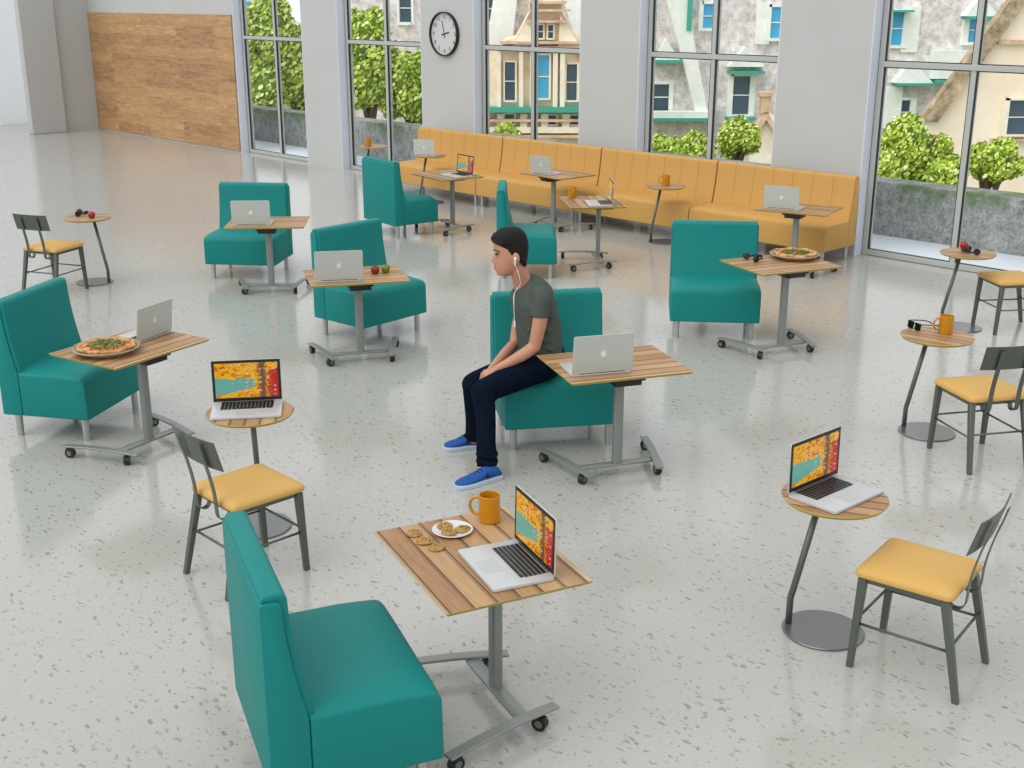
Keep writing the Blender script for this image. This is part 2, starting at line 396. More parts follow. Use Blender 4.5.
M['navy_plastic'] = mat('navy_black_plastic', srgb(26, 27, 36), .35)
M['lens'] = mat('black_lens', srgb(8, 8, 8), .12)
M['clock_face'] = mat('clock_face_paper', srgb(206, 208, 206), .6)
M['ink'] = mat('black_ink', srgb(34, 34, 36), .6)
# person
m = M['skin'] = mat('skin', srgb(196, 140, 112), .5, Subsurface_Weight=.08); t = NT(m); t.l(t.mix(t.noise(t.coord(), 9, 3), srgb(188, 130, 100), srgb(208, 154, 126)), t.b.inputs['Base Color'])
M['skin'].node_tree.nodes['Principled BSDF'].inputs['Subsurface Radius'].default_value = (.01, .004, .002)
M['lip'] = mat('lips', srgb(176, 104, 94), .5)
M['beard'] = mat('stubble_shadow', srgb(122, 92, 74), .7)
m = M['hair'] = mat('black_hair', srgb(20, 18, 17), .65, spec=.25); t = NT(m); n = t.noise(t.coord(scale=(1, 1, 2.5)), 70, 3); t.l(t.mix(n, srgb(12, 11, 11), srgb(30, 27, 26)), t.b.inputs['Base Color']); t.bump(n, .5, .006)
m = M['shirt'] = mat('grey_green_tshirt', srgb(82, 90, 84), .9, spec=.15); t = NT(m); t.bump(t.noise(t.coord(scale=(1, 1, .6)), 14, 3, .6, .8), .5, .02); t.l(t.mix(t.noise(t.coord(), 120, 2), srgb(76, 84, 78), srgb(90, 98, 92)), t.b.inputs['Base Color'])
m = M['denim'] = mat('dark_denim', srgb(16, 25, 42), .95, spec=.06); t = NT(m); t.l(t.mix(t.noise(t.coord(), 24, 5, .7), srgb(6, 12, 22), srgb(20, 32, 52)), t.b.inputs['Base Color']); t.bump(t.noise(t.coord(), 18, 3, .6, .8), .5, .02)
M['stitch'] = mat('tan_stitching', srgb(150, 104, 64), .8)
m = M['blue_canvas'] = mat('blue_canvas', srgb(20, 82, 160), .8); t = NT(m); t.bump(t.noise(t.coord(), 200, 2), .2, .003)
M['navy_mark'] = mat('navy_mark', srgb(14, 26, 66), .7)
M['sole'] = mat('pale_rubber_sole', srgb(196, 214, 230), .6)
M['eyewhite'] = mat('eye_white', srgb(220, 214, 208), .3)
M['iris'] = mat('dark_iris', srgb(34, 22, 18), .2)
M['white_plastic'] = mat('white_plastic', srgb(238, 240, 242), .3)

# ------------------------------------------------------------------ the room
UB = Vector((-4.86737, 22.64969, 0)); UU = Vector((.685999, -.727603, 0)); UN = Vector((.727603, .685999, 0))
WANG = math.atan2(UU.y, UU.x)
def ws(s, off=0, z=0): return UB+UU*s+UN*off+Vector((0, 0, z))
def wall_root(name, s=0, off=0, z=0):
    o = ws(s, off, z); return o
# local frame of the window wall: x along the wall, y outwards, z up
def wobj(name, bm, mats, parent=None, s=0, off=0, z=0, **k):
    if parent is None: return obj(name, bm, mats, None, loc=ws(s, off, z), rz=WANG, **k)
    return obj(name, bm, mats, parent, **k)
bm = NB(); box(bm, (-.5, 11, -.15), (50, 58, .3))
bmesh.ops.bisect_plane(bm, geom=bm.verts[:]+bm.edges[:]+bm.faces[:], plane_co=ws(0, .22), plane_no=UN, clear_outer=True)
bmesh.ops.holes_fill(bm, edges=[e for e in bm.edges if e.is_boundary])
tag(obj('floor', bm, M['terrazzo'], smooth=False), kind='structure')
openings = [(-.365, 1.850), (2.884, 5.076), (6.276, 8.426), (9.445, 11.567), (12.744, 14.95)]
WT, WTOP, HEAD = .30, 5.2, 4.4
bm = NB()
edges = [-6.45]+[e for o in openings for e in o]+[19.0]
for i in range(0, len(edges), 2):
    a, b = edges[i], edges[i+1]
    box(bm, ((a+b)/2, WT/2, WTOP/2), (b-a, WT, WTOP))
for a, b in openings: box(bm, ((a+b)/2, WT/2, (HEAD+WTOP)/2), (b-a, WT, WTOP-HEAD))
bmesh.ops.remove_doubles(bm, verts=bm.verts, dist=1e-4)
tag(wobj('wall_window_side', bm, M['wall'], smooth=False), kind='structure')
# reveals, with window light put into their pale colour
for i, (a, b) in enumerate(openings):
    bm = NB()
    box(bm, (a+.006, .075, HEAD/2), (.012, .152, HEAD)); box(bm, (b-.006, .075, HEAD/2), (.012, .152, HEAD)); box(bm, ((a+b)/2, .075, HEAD-.006), (b-a-.024, .152, .012))
    tag(wobj('trim_%d' % (i+2), bm, M['lit_reveal'], smooth=False), kind='structure')
# windows
for i, (a, b) in enumerate(openings):
    W_ = b-a; rt = empty('window_%d' % (i+1), ws((a+b)/2, .15, 0), WANG); tag(rt, kind='structure')
    fw = .065
    bm = NB(); h = W_/2-.013
    for sx in (-1, 1): box(bm, (sx*(h-fw/2), .05, HEAD/2), (fw, .09, HEAD), bev=.004, seg=1)
    box(bm, (0, .05, fw/2+.004), (2*h-2*fw, .09, fw), bev=.004, seg=1); box(bm, (0, .05, HEAD-fw/2), (2*h-2*fw, .09, fw))
    obj('window_frame', bm, M['frame'], rt)
    bm = NB(); mx_ = .0
    box(bm, (mx_, .05, HEAD/2), (.06, .085, HEAD-2*fw), bev=.004, seg=1); obj('mullion', bm, M['frame'], rt)
    bm = NB(); box(bm, (0, .045, 2.105), (2*h-2*fw, .095, .06), bev=.004, seg=1); obj('transom', bm, M['frame'], rt)
    bm = NB()
    for x0, x1 in ((-h+fw, -.03), (.03, h-fw)):
        for z0, z1 in ((fw, 2.075), (2.135, HEAD-fw)):
            for cx, cz, sx, sz in (((x0+.005), (z0+z1)/2, .01, z1-z0), ((x1-.005), (z0+z1)/2, .01, z1-z0), ((x0+x1)/2, z0+.005, x1-x0, .01), ((x0+x1)/2, z1-.005, x1-x0, .01)):
                box(bm, (cx, .03, cz), (sx, .03, sz))
    obj('gasket', bm, M['gasket'], rt, smooth=False)
    for x0, x1 in ((-h+fw, -.03), (.03, h-fw)):
        for z0, z1 in ((fw, 2.075), (2.135, HEAD-fw)):
            bm = NB(); box(bm, ((x0+x1)/2, .06, (z0+z1)/2), (x1-x0, .006, z1-z0)); obj('pane', bm, M['glass'], rt, smooth=False)
# oak cladding panel
bm = NB(); box(bm, (0, 0, 0), (5.98, .03, 2.47), bev=.003, seg=1)
tag(wobj('trim_1', bm, M['cladding'], s=-3.385, off=-.015, z=1.265), kind='structure')
# skirting shadow gap under cladding
bm = NB(); box(bm, (0, 0, 0), (5.98, .012, .03)); tag(wobj('baseboard_left', bm, M['frame'], s=-3.385, off=-.006, z=.015), kind='structure')
# pier to the left of the cladding
bm = NB(); box(bm, (0, 0, WTOP/2), (.14, .80, WTOP))
tag(wobj('wall_left_return', bm, M['wall'], s=-6.44, off=-.40, smooth=False), kind='structure')
bm = NB(); box(bm, (0, 0, WTOP/2), (.20, .76, WTOP), bev=.01, seg=1)
tag(wobj('wall_left_pier', bm, M['wall'], s=-6.37, off=-1.18), kind='structure')
bm = NB(); box(bm, (0, 0, WTOP/2), (.3, 12, WTOP))
tag(wobj('wall_far_left', bm, M['far_wall'], s=-9.0, off=-5.6, smooth=False), kind='structure')

# ------------------------------------------------------------------ outside
bm = NB(); box(bm, (0, 0, -.1), (40, 4.0, .2)); tag(wobj('floor_terrace', bm, M['terrace'], s=4, off=2.23, z=-.01, smooth=False), kind='structure')
bm = NB(); box(bm, (0, 0, .31), (40, .42, .66), bev=.02)
bmesh.ops.subdivide_edges(bm, edges=[e for e in bm.edges if e.calc_length() > 5], cuts=40)
tag(wobj('wall_terrace_parapet', bm, M['stone'], s=4, off=1.62), kind='structure')
bm = NB(); box(bm, (0, 0, -.1), (400, 300, .2)); tag(obj('ground', bm, M['ground'], loc=(0, 190, -14), smooth=False), kind='structure')

def prect(bm, x0, y0, x1, y1, Y, th, proud=0, mi=0):
    """box on the facade plane Y covering a pixel rectangle, th thick, standing proud by proud"""
    a = at(x0, y0, Y); b = at(x1, y1, Y)
    cx, cz = (a.x+b.x)/2, (a.z+b.z)/2
    box(bm, (cx, Y-proud+th/2, cz), (abs(b.x-a.x), th, abs(a.z-b.z)), mi=mi)
def ppoly(bm, pts, Y, th, proud=0, mi=0, sk=0):
    a = [at(x, y, Y) for x, y in pts]
    f = [bm.verts.new((p.x, Y-proud, p.z)) for p in a]; b = [bm.verts.new((p.x+th*sk, Y-proud+th, p.z)) for p in a]
    n = len(f); fs = [bm.faces.new(f), bm.faces.new(b[::-1])]
    for k in range(n): fs.append(bm.faces.new((f[k], b[k], b[(k+1) % n], f[(k+1) % n])))
    for q in fs: q.material_index = mi
    bmesh.ops.recalc_face_normals(bm, faces=fs)
def bwin(root, x0, y0, x1, y1, Y, glass, fr, sill=None, fw=2.2):
    """window part of a building with surround, pane and glazing bar"""
    b = NB()
    prect(b, x0-fw, y0-fw, x0, y1+fw, Y, .5, .35); prect(b, x1, y0-fw, x1+fw, y1+fw, Y, .5, .35)
    prect(b, x0, y0-fw, x1, y0, Y, .5, .35); prect(b, x0, y1, x1, y1+fw, Y, .5, .45)
    prect(b, x0, (y0+y1)/2-.5, x1, (y0+y1)/2+.5, Y, .3, .2)
    wn = obj('window', b, fr, root, smooth=False)
    b = NB(); prect(b, x0, y0, x1, y1, Y, .1, .1); obj('pane', b, glass, wn, smooth=False)
    return wn
YA = 92.0
# sandstone building behind the third window
rb = empty('sandstone_building'); tag(rb, 'ornate sandstone building with stepped gable seen through the window right of the clock', 'building')
b = NB(); prect(b, 440, 48, 604, 220, YA, 8, 0); ppoly(b, [(498, 49), (506, 40), (516, 38), (530, 12), (530, -12), (562, -12), (562, 12), (576, 36), (590, 40), (604, 49)], YA, 7, .0)
obj('wall', b, M['sandstone'], rb, smooth=False)
b = NB()
for x in (497, 519, 530, 553, 560, 580): prect(b, x, 50, x+4, 106, YA, 1, .7)
for x in (497, 520, 541, 562, 583): prect(b, x, 113, x+7, 127, YA, 1, .6)
prect(b, 470, 126, 604, 132, YA, 1, .8)
obj('pilaster', b, M['sand_trim'], rb, smooth=False)
b = NB()
for y, x0, x1 in ((9, 516, 570), (1, 520, 566), (41, 500, 590), (20, 526, 566), (46, 496, 604), (118, 470, 604), (134, 470, 604)): prect(b, x0, y, x1, y+2.6, YA, 1.2, 1)
obj('ledge', b, M['sand_dark'], rb, smooth=False)
b = NB(); prect(b, 470, 106, 604, 111, YA, 1.6, 1.3); obj('cornice', b, M['verdigris'], rb, smooth=False)
for x0, y0, x1, y1, gl in ((505, 62, 515, 100, 'dark_glass'), (536, 55, 549, 98, 'blue_glass'), (566, 64, 577, 100, 'dark_glass'), (538, 25, 543, 38, 'dark_glass'), (548, 25, 553, 38, 'dark_glass'), (505, 114, 514, 124, 'dark_glass'), (548, 115, 556, 124, 'dark_glass'), (570, 115, 578, 124, 'dark_glass')):
    bwin(rb, x0, y0, x1, y1, YA, M[gl], M['sand_trim'], fw=1.6)
b = NB(); ppoly(b, [(512, 46), (534, 16), (536, 46)], YA, .8, .6); obj('gable_panel', b, M['sand_trim'], rb, smooth=False)
b = NB(); ppoly(b, [(558, 46), (560, 16), (580, 46)], YA, .8, .6); obj('gable_panel', b, M['sand_trim'], rb, smooth=False)
# grey stone building, behind windows four and five and behind the gable
YB = 104.0
rb = empty('grey_stone_building'); tag(rb, 'tall grey stone building with dormers, pale green roof trim and blue windows in the distance', 'building')
b = NB(); prect(b, 330, -120, 1120, 230, YB, 10, 0); obj('wall', b, M['slate'], rb, smooth=False)
for kind, mt_, args in (('roof_trim', 'pale_green', ([(662, -10), (688, -10), (692, 40), (706, 112), (694, 112), (676, 40)], YB, 1.5, 1.2)), ('roof_trim', 'pale_green', ([(498, -30), (520, -30), (512, 46), (486, 46)], YB, 2, 1.2)),
        ('roof_trim', 'pale_green', ([(520, -30), (600, -30), (600, 40), (578, 48), (560, -10)], YB, 1.5, .8)),
        ('dormer_gable', 'pale_green', ([(652, 60), (664, 38), (678, 60)], YB, 1, 1.5)), ('dormer_gable', 'pale_green', ([(726, 66), (743, 46), (762, 66)], YB, 1.4, 1.3)), ('dormer_gable', 'pale_green', ([(890, 82), (908, 58), (928, 82)], YB, 1.4, 1.3)), ('dormer_gable', 'pale_green', ([(960, 16), (976, -4), (994, 16)], YB, 1.4, 1.3))):
    b = NB(); ppoly(b, *args); obj(kind, b, M[mt_], rb, smooth=False)
for kind, mt_, args in (('ledge', 'pale_green', (650, 110, 712, 117, YB, 2, 1.8)), ('quoins', 'pale_green', (904, 6, 916, 52, YB, .6, .3)), ('quoins', 'pale_green', (757, 2, 768, 44, YB, .6, .3)), ('wall_panel', 'pale_green', (930, 50, 968, 78, YB, 1.5, 1.2)), ('wall_panel', 'pale_green', (886, 86, 898, 128, YB, 1, .4)),
        ('copper_ledge', 'verdigris', (650, 116, 712, 119, YB, 2, 2)), ('copper_pipe', 'verdigris', (686, -10, 689, 30, YB, 1.6, 1.5)), ('copper_ledge', 'verdigris', (727, 70, 761, 73, YB, 2, 1.7)), ('copper_ledge', 'verdigris', (652, 59, 680, 62, YB, 2, 1.7)), ('copper_ledge', 'verdigris', (725, 116, 752, 118.5, YB, 2, 1.7)),
        ('copper_ledge', 'verdigris', (892, 82, 928, 84.5, YB, 2, 1.7)), ('copper_ledge', 'verdigris', (930, 79, 946, 82, YB, 2, 1.7)), ('copper_ledge', 'verdigris', (962, 16, 994, 19, YB, 2, 1.7)), ('copper_ledge', 'verdigris', (886, 10, 908, 12, YB, 2, 1.7))):
    b = NB(); prect(b, *args); obj(kind, b, M[mt_], rb, smooth=False)
for x0, y0, x1, y1, gl in ((702, 4, 713, 28, 'blue_glass'), (769, 7, 782, 38, 'blue_glass'), (653, 84, 669, 110, 'dark_glass'), (731, 76, 750, 114, 'dark_glass'),
                           (889, 12, 904, 45, 'blue_glass'), (966, 18, 982, 42, 'blue_glass'), (896, 100, 910, 124, 'dark_glass'), (489, -4, 498, 21, 'dark_glass'), (400, -6, 411, 22, 'dark_glass'), (240, -8, 252, 10, 'blue_glass')):
    bwin(rb, x0, y0, x1, y1, YB, M[gl], M['pale_green'], fw=3)
# cream gabled house on the right
YC = 80.0
rb = empty('cream_gabled_house'); tag(rb, 'cream stucco gabled house with brown roof edge seen through the rightmost window', 'building')
b = NB(); ppoly(b, [(925, 118), (1016, -6), (1040, -40), (1160, 140), (1160, 230), (925, 230)], YC, 9, 0, sk=.47); obj('wall', b, M['cream'], rb, smooth=False)
b = NB(); ppoly(b, [(920, 118), (1010, -4), (1040, -52), (1052, -44), (1022, 4), (934, 122)], YC, .8, .6); obj('roof_edge', b, M['brown_rake'], rb, smooth=False)
b = NB(); prect(b, 996, 40, 1120, 44, YC, .6, .4); obj('string_course', b, M['sand_dark'], rb, smooth=False)
b = NB(); prect(b, 990, 138, 1040, 140.5, YC, .6, .5); obj('sill', b, M['sand_dark'], rb, smooth=False)
bwin(rb, 1004, 100, 1034, 134, YC, M['dark_glass'], M['sand_trim'], fw=2)
# small cream chimney house in window four
rb = empty('small_gabled_lodge'); tag(rb, 'small cream lodge with pointed gable among trees behind the fourth window', 'building')
b = NB(); ppoly(b, [(748, 168), (750, 140), (765, 116), (782, 142), (784, 168)], 78, 5, 0, sk=.25); obj('wall', b, M['sand_trim'], rb, smooth=False)
b = NB(); ppoly(b, [(747, 141), (763, 112), (767, 112), (784, 143), (781, 145), (765, 119), (750, 143)], 78, .8, .4); prect(b, 761, 96, 769, 113, 78, 1, .4); prect(b, 759, 92, 771, 96, 78, 1.2, .5); obj('roof_edge', b, M['sand_dark'], rb, smooth=False)

# trees
def tree(px, py, Y, rx, rz, label, seed, n=2600, leaf=.21, grp=None):
    n = int(n*2.2)
    random.seed(seed)
    c = at(px, py, Y); k = Y/FPX*1.04
    RX, RZ = rx*k, rz*k
    rt = empty('tree', (c.x, Y, -14)); tag(rt, label, 'tree', grp)
    zc = c.z+14
    b = NB()
    tube(b, [(0, 0, 0), (.1, 0, zc*.5), (-.1, .1, zc)], [.35, .28, .12], 10)
    for a in range(5):
        an = a*1.3; tube(b, [(0, 0, zc*.75), (math.cos(an)*RX*.4, math.sin(an)*RX*.4, zc), (math.cos(an)*RX*.7, math.sin(an)*RX*.7, zc+RZ*.4)], [.14, .09, .04], 6)
    obj('trunk', b, M['bark'], rt)
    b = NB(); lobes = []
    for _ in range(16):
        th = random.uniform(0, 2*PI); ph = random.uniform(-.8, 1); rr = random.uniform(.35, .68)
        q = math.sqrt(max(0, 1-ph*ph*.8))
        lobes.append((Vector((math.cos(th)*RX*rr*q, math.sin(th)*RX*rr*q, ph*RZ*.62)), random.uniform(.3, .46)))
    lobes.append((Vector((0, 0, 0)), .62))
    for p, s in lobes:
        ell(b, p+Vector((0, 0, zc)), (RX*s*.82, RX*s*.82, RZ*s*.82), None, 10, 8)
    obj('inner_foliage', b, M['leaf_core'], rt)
    verts = []; faces = []
    for i in range(n):
        p, s = random.choice(lobes)
        d = Vector((random.gauss(0, 1), random.gauss(0, 1), random.gauss(0, 1))).normalized()
        pos = p+Vector((d.x*RX*s, d.y*RX*s, d.z*RZ*s))*random.uniform(.78, 1.08)+Vector((0, 0, zc))
        a = Vector((random.gauss(0, 1), random.gauss(0, 1), random.gauss(0, 1))).normalized(); nn = (d+a*.8).normalized()
        u = nn.orthogonal().normalized(); v_ = nn.cross(u); sz = leaf*random.uniform(.6, 1.3)
        i0 = len(verts)
        for kx, ky in ((-1, 0), (-.3, -.55), (.6, -.45), (1, 0), (.5, .5), (-.4, .55)): verts.append(pos+u*kx*sz*.6+v_*ky*sz*.6)
        faces.append(tuple(range(i0, i0+6)))
    me = bpy.data.meshes.new('leaves'); me.from_pydata([tuple(x) for x in verts], [], faces); me.materials.append(M['leaf'])
    o = bpy.data.objects.new('leaves', me); C.objects.link(o); o.parent = rt
    tag(o, kind='stuff')
tree(262, 50, 58, 42, 60, 'bright green tree filling the leftmost window, left part of its view', 1, 3600)
tree(300, 80, 64, 40, 45, 'yellow-green tree behind the right pane of the leftmost window', 2, 3000)
tree(368, 62, 60, 38, 50, 'bright green tree behind the left pane of the second window', 3, 3200)
tree(412, 88, 66, 40, 46, 'yellow-green tree behind the right pane of the second window, beside the clock', 4, 3200)
tree(506, 136, 70, 16, 12, 'small bush top low in the window right of the clock', 5, 700)
tree(665, 152, 68, 20, 18, 'small green treetop low in the left pane of the fourth window', 6, 900)
tree(697, 148, 60, 21, 18, 'green treetop at the centre bar of the fourth window', 7, 1300)
tree(738, 140, 72, 24, 22, 'green treetop in the right pane of the fourth window', 8, 1500)
tree(912, 150, 56, 40, 38, 'rounded green tree above the parapet in the left pane of the rightmost window', 9, 3200)
tree(878, 172, 52, 20, 22, 'low green bush at the left jamb of the rightmost window', 10, 1200)
tree(948, 172, 52, 22, 18, 'low green bush left of the centre bar of the rightmost window', 12, 1200)
tree(992, 166, 56, 30, 26, 'green tree in front of the cream house in the rightmost window', 11, 2200)

# ------------------------------------------------------------------ lounge chairs
BW, BD, BTS, BZB, BZS, BZT, BZC, BTT = .755, .625, .143, .159, .444, .901, .928, .073
def backprofile(yb, ts, tt, zb, zs, zt):
    """slab, straight at the rear, leaning front"""
    pts = [(yb, zb, .008), (yb, zt, .012), (yb-tt, zt, .02)]
    for k in (.15, .3, .5, .7, .85):
        e = k**1.7
        pts.append((yb-tt-(ts-tt)*e, zt-(zt-zs)*k, 0))
    pts += [(yb-ts, zs, 0), (yb-ts, zb, .008)]
    return roundpoly(pts, 4)
def crown(b, width, amt):
    """domed seat top: cut slices along x and lift the upper surface"""
    N = 16
    for k in range(1, N):
        x = (-1+2*k/N)*(width/2-.013)
        bmesh.ops.bisect_plane(b, geom=b.verts[:]+b.edges[:]+b.faces[:], plane_co=(x, 0, 0), plane_no=(1, 0, 0))
    y0, y1 = -BD/2, BD/2-BTS
    for k in range(1, 8):
        y = y0+.06+(y1-y0-.07)*k/8
        bmesh.ops.bisect_plane(b, geom=b.verts[:]+b.edges[:]+b.faces[:], plane_co=(0, y, 0), plane_no=(0, 1, 0))
    for v in b.verts:
        if v.co.z > BZS-.09:
            u = min(1, abs(v.co.x)/(width/2)); kz = min(1, (v.co.z-(BZS-.09))/.085)
            ky = min(1, max(0, (v.co.y-y0)/.16)); ky = ky*(2-ky)
            v.co.z += amt*(1-u**7)*kz*(.35+.65*ky)
def make_lounge(name, width, mt, leg, channels=0, inset=.013, crn=.034):
    rt = empty(name); yb = BD/2
    b = NB(); prism(b, roundpoly([(-yb, BZB, .012), (yb-BTS-.001, BZB, .0), (yb-BTS-.001, BZS, .0), (-yb+.2, BZS+.004, 0), (-yb+.005, BZS-.006, .05)], 7), -width/2, width/2, .012, seg=3)
    crown(b, width, crn)
    obj('seat', b, mt, rt, ang=50)
    b = NB(); prism(b, backprofile(yb, BTS, BTT, BZB, BZS, BZT), -width/2, width/2, .006, seg=2)
    obj('backrest', b, mt, rt)
    # cushion that wraps the front and top of the slab
    y1 = yb-.008
    outer = [(y1, BZT-.002, .0), (y1, BZC, .022), (yb-BTT-.022, BZC, .03)]
    for k in (.12, .3, .5, .7, .85):
        e = k**1.7; outer.append((yb-BTT-.024-(BTS-BTT)*e, BZT-(BZT-BZS)*k, 0))
    outer += [(yb-BTS-.022, BZS+.002, .0), (yb-BTS+.03, BZS+.002, 0), (yb-BTT+.01, BZT-.06, 0), (yb-BTT+.01, BZT-.002, 0)]
    prof = roundpoly(outer, 5)
    if not channels:
        b = NB(); prism(b, prof, -width/2+inset, width/2-inset, .008, seg=3); obj('cushion', b, mt, rt)
    else:
        b = NB(); W0 = width-.008; cw = W0/channels
        for i in range(channels):
            x0 = -W0/2+i*cw; prism(b, prof, x0+.0006, x0+cw-.0006, .005, seg=2)
        obj('cushion', b, mt, rt)
    for sx in (-1, 1):
        for sy in (-1, 1):
            b = NB(); cyl(b, (sx*(width/2-.0625), sy*.244, 0), .021, BZB, 20, .024)
            cyl(b, (sx*(width/2-.0625), sy*.244, 0), .017, .004, 16)
            obj('leg', b, leg, rt)
    return rt
src = make_lounge('lounge_chair', BW, M['teal'], M['chrome'])
LC = [(-.673, 3.937, 112.0, 'teal lounge chair nearest the viewer, seen from behind, facing the table with cookies'),
      (.277, 7.529, 9.8, 'teal lounge chair the man in the grey T-shirt sits on'),
      (-2.981, 7.775, 77.5, 'teal lounge chair at the left edge, beside the table with laptop and pizza'),
      (1.755, 10.142, -6.2, 'teal lounge chair facing front beside the table with headphones and pizza'),
      (-1.227, 10.104, 49.1, 'teal lounge chair turned right behind the table with two apples'),
      (-2.771, 12.442, -6.9, 'teal lounge chair farthest back on the left, behind a laptop table, facing front'),
      (-1.384, 14.81, 127.0, 'teal lounge chair at the back left of the yellow bench, its rear facing us'),
      (.158, 12.539, 89.3, 'teal lounge chair seen from the side just behind the man\'s head')]
for i, (x, y, a, lb) in enumerate(LC):
    o = src if i == 0 else copy_tree(src)
    place(o, x, y, 0, R_(a)); tag(o, lb, 'lounge chair', 'teal lounge chairs around the room')
# yellow bench, four units along the wall
BL = Vector((3.383, 12.757, 0)); bdir = Vector((-.698, .716, 0)).normalized(); bn = Vector((.716, .698, 0)).normalized()
bw_ = 1.86
bs = make_lounge('bench', bw_-.012, M['yellow'], M['chrome'], channels=7, crn=.012)
bl_lab = ['yellow channel-back bench unit at the right end of the row, behind the laptop table',
          'second yellow bench unit from the right end, behind the small round table with a mug',
          'third yellow bench unit from the right end, below the window right of the clock',
          'yellow bench unit at the left end of the row, below the clock']
for i in range(4):
    o = bs if i == 0 else copy_tree(bs)
    c_ = BL+bdir*(bw_*(i+.5))+bn*(BD/2)
    place(o, c_.x, c_.y, 0, math.atan2(-bdir.y, -bdir.x)); tag(o, bl_lab[i], 'bench', 'yellow bench units along the window wall')

# ------------------------------------------------------------------ rectangular tables on castors
TW, TD, TH = .77, .602, .69
def make_table(h, wood):
    rt = empty('wheeled_table')
    b = NB()
    poly_t = [(-TW/2, -TD/2), (TW/2, -TD/2), (TW/2, TD/2), (-TW/2, TD/2)]
    k = .013; th = .018
    lo = [(x-math.copysign(k, x), y-math.copysign(k, y)) for x, y in poly_t]
    T_ = [b.verts.new((x, y, h)) for x, y in poly_t]; E_ = [b.verts.new((x, y, h-.003)) for x, y in poly_t]; L_ = [b.verts.new((x, y, h-th)) for x, y in lo]
    b.faces.new(T_); f = b.faces.new(L_[::-1]); f.material_index = 1
    for q in range(4):
        n_ = (q+1) % 4
        b.faces.new((E_[q], E_[n_], T_[n_], T_[q])).material_index = 1
        b.faces.new((L_[q], L_[n_], E_[n_], E_[q])).material_index = 1
    obj('tabletop', b, [wood, M['edge']], rt, smooth=False)
    px, py = .007, -.075
    b = NB(); 
    plate(b, roundpoly([(px-.10, py-.17, .01), (px+.10, py-.17, .01), (px+.10, py+.08, .01), (px-.10, py+.08, .01)], 3), h-th-.026, h-th-.001)
    plate(b, roundpoly([(px-.085, py-.15, .01), (px+.085, py-.15, .01), (px+.085, py+.05, .01), (px-.085, py+.05, .01)], 3), h-th-.058, h-th-.0258)
    obj('mounting_bracket', b, M['black'], rt)
    b = NB(); plate(b, roundpoly([(px-.03, py-.022, .012), (px+.03, py-.022, .012), (px+.03, py+.022, .012), (px-.03, py+.022, .012)], 4), .078, h-th-.058)
    obj('column', b, M['steel'], rt)
    b = NB(); box(b, (0, py, .071), (.5, .062, .014), bev=.004); obj('crossbar', b, M['steel'], rt)
    for s in (-1, 1):
        a = Vector((s*.222, -.235, 0)); e = Vector((s*.356, .293, 0)); dr = (e-a).normalized(); L = (e-a).length
        ang = math.atan2(dr.y, dr.x); mid = (a+e)/2
        # arched flat foot
        pr = []
        N = 10
        for k_ in range(N+1):
            u_ = k_/N; pr.append((-L/2+u_*L, .079+.012*math.sin(PI*u_)))
        for k_ in range(N, -1, -1):
            u_ = k_/N; pr.append((-L/2+u_*L, .068+.010*math.sin(PI*u_)))
        b = NB(); prism(b, pr, -.026, .026, .003, seg=1)
        bmesh.ops.rotate(b, cent=(0, 0, 0), matrix=Matrix.Rotation(ang-PI/2, 3, 'Z'), verts=b.verts); bmesh.ops.translate(b, vec=mid, verts=b.verts)
        ft = obj('foot', b, M['steel'], rt)
        for (cx, cy) in ((s*.247, -.151), (s*.347, .257)):
            b = NB()
            rr = Matrix.Rotation(.5*s+cy*3, 3, 'Z')
            v0 = cyl(b, (-.016, 0, .031), .031, .032, 24, axis='X')
            v1 = cyl(b, (-.0175, 0, .031), .017, .035, 18, axis='X', mi=1)
            box(b, (0, 0, .052), (.03, .05, .022), bev=.006); cyl(b, (0, 0, .05), .008, .022, 10)
            bmesh.ops.rotate(b, cent=(0, 0, 0), matrix=rr, verts=b.verts); bmesh.ops.translate(b, vec=(cx, cy, 0), verts=b.verts)
            obj('caster', b, [M['black'], M['hub']], ft)
    return rt
ts_ = make_table(TH, M['top_wood']); tall = make_table(.74, M['top_wood'])
TB = [(-.132, 4.281, 115.9, 'striped wood table on castors in front, holding cookies, mug and open laptop'),
      (.611, 6.890, 18.2, 'striped wood table on castors beside the seated man, holding only a laptop'),
      (-2.409, 7.267, 58.5, 'striped wood table on castors at left, holding a pizza and a laptop'),
      (2.175, 9.527, 23.5, 'striped wood table on castors holding headphones and a pizza'),
      (-1.244, 9.307, 15.4, 'striped wood table on castors holding a laptop and two apples'),
      (-2.401, 11.684, 4.0, 'wood table on castors with a laptop, farthest back at left before a teal chair'),
      (3.010, 12.502, -32.0, 'wood table on castors with a laptop at the right end of the yellow bench'),
      (.869, 12.932, 97.2, 'wood table on castors holding a mug and a small open laptop near the bench'),
      (-.808, 14.993, 125.5, 'wood table on castors with colourful laptop screen right of the teal chair near the bench'),
      (.576, 15.108, -50.8, 'wood table on castors with silver laptop lid in front of the middle of the bench')]
for i, (x, y, a, lb) in enumerate(TB):
    o = tall if i == 3 else (ts_ if i == 0 else copy_tree(ts_))
    place(o, x, y, 0, R_(a)); tag(o, lb, 'table', 'wood-topped tables on castors')

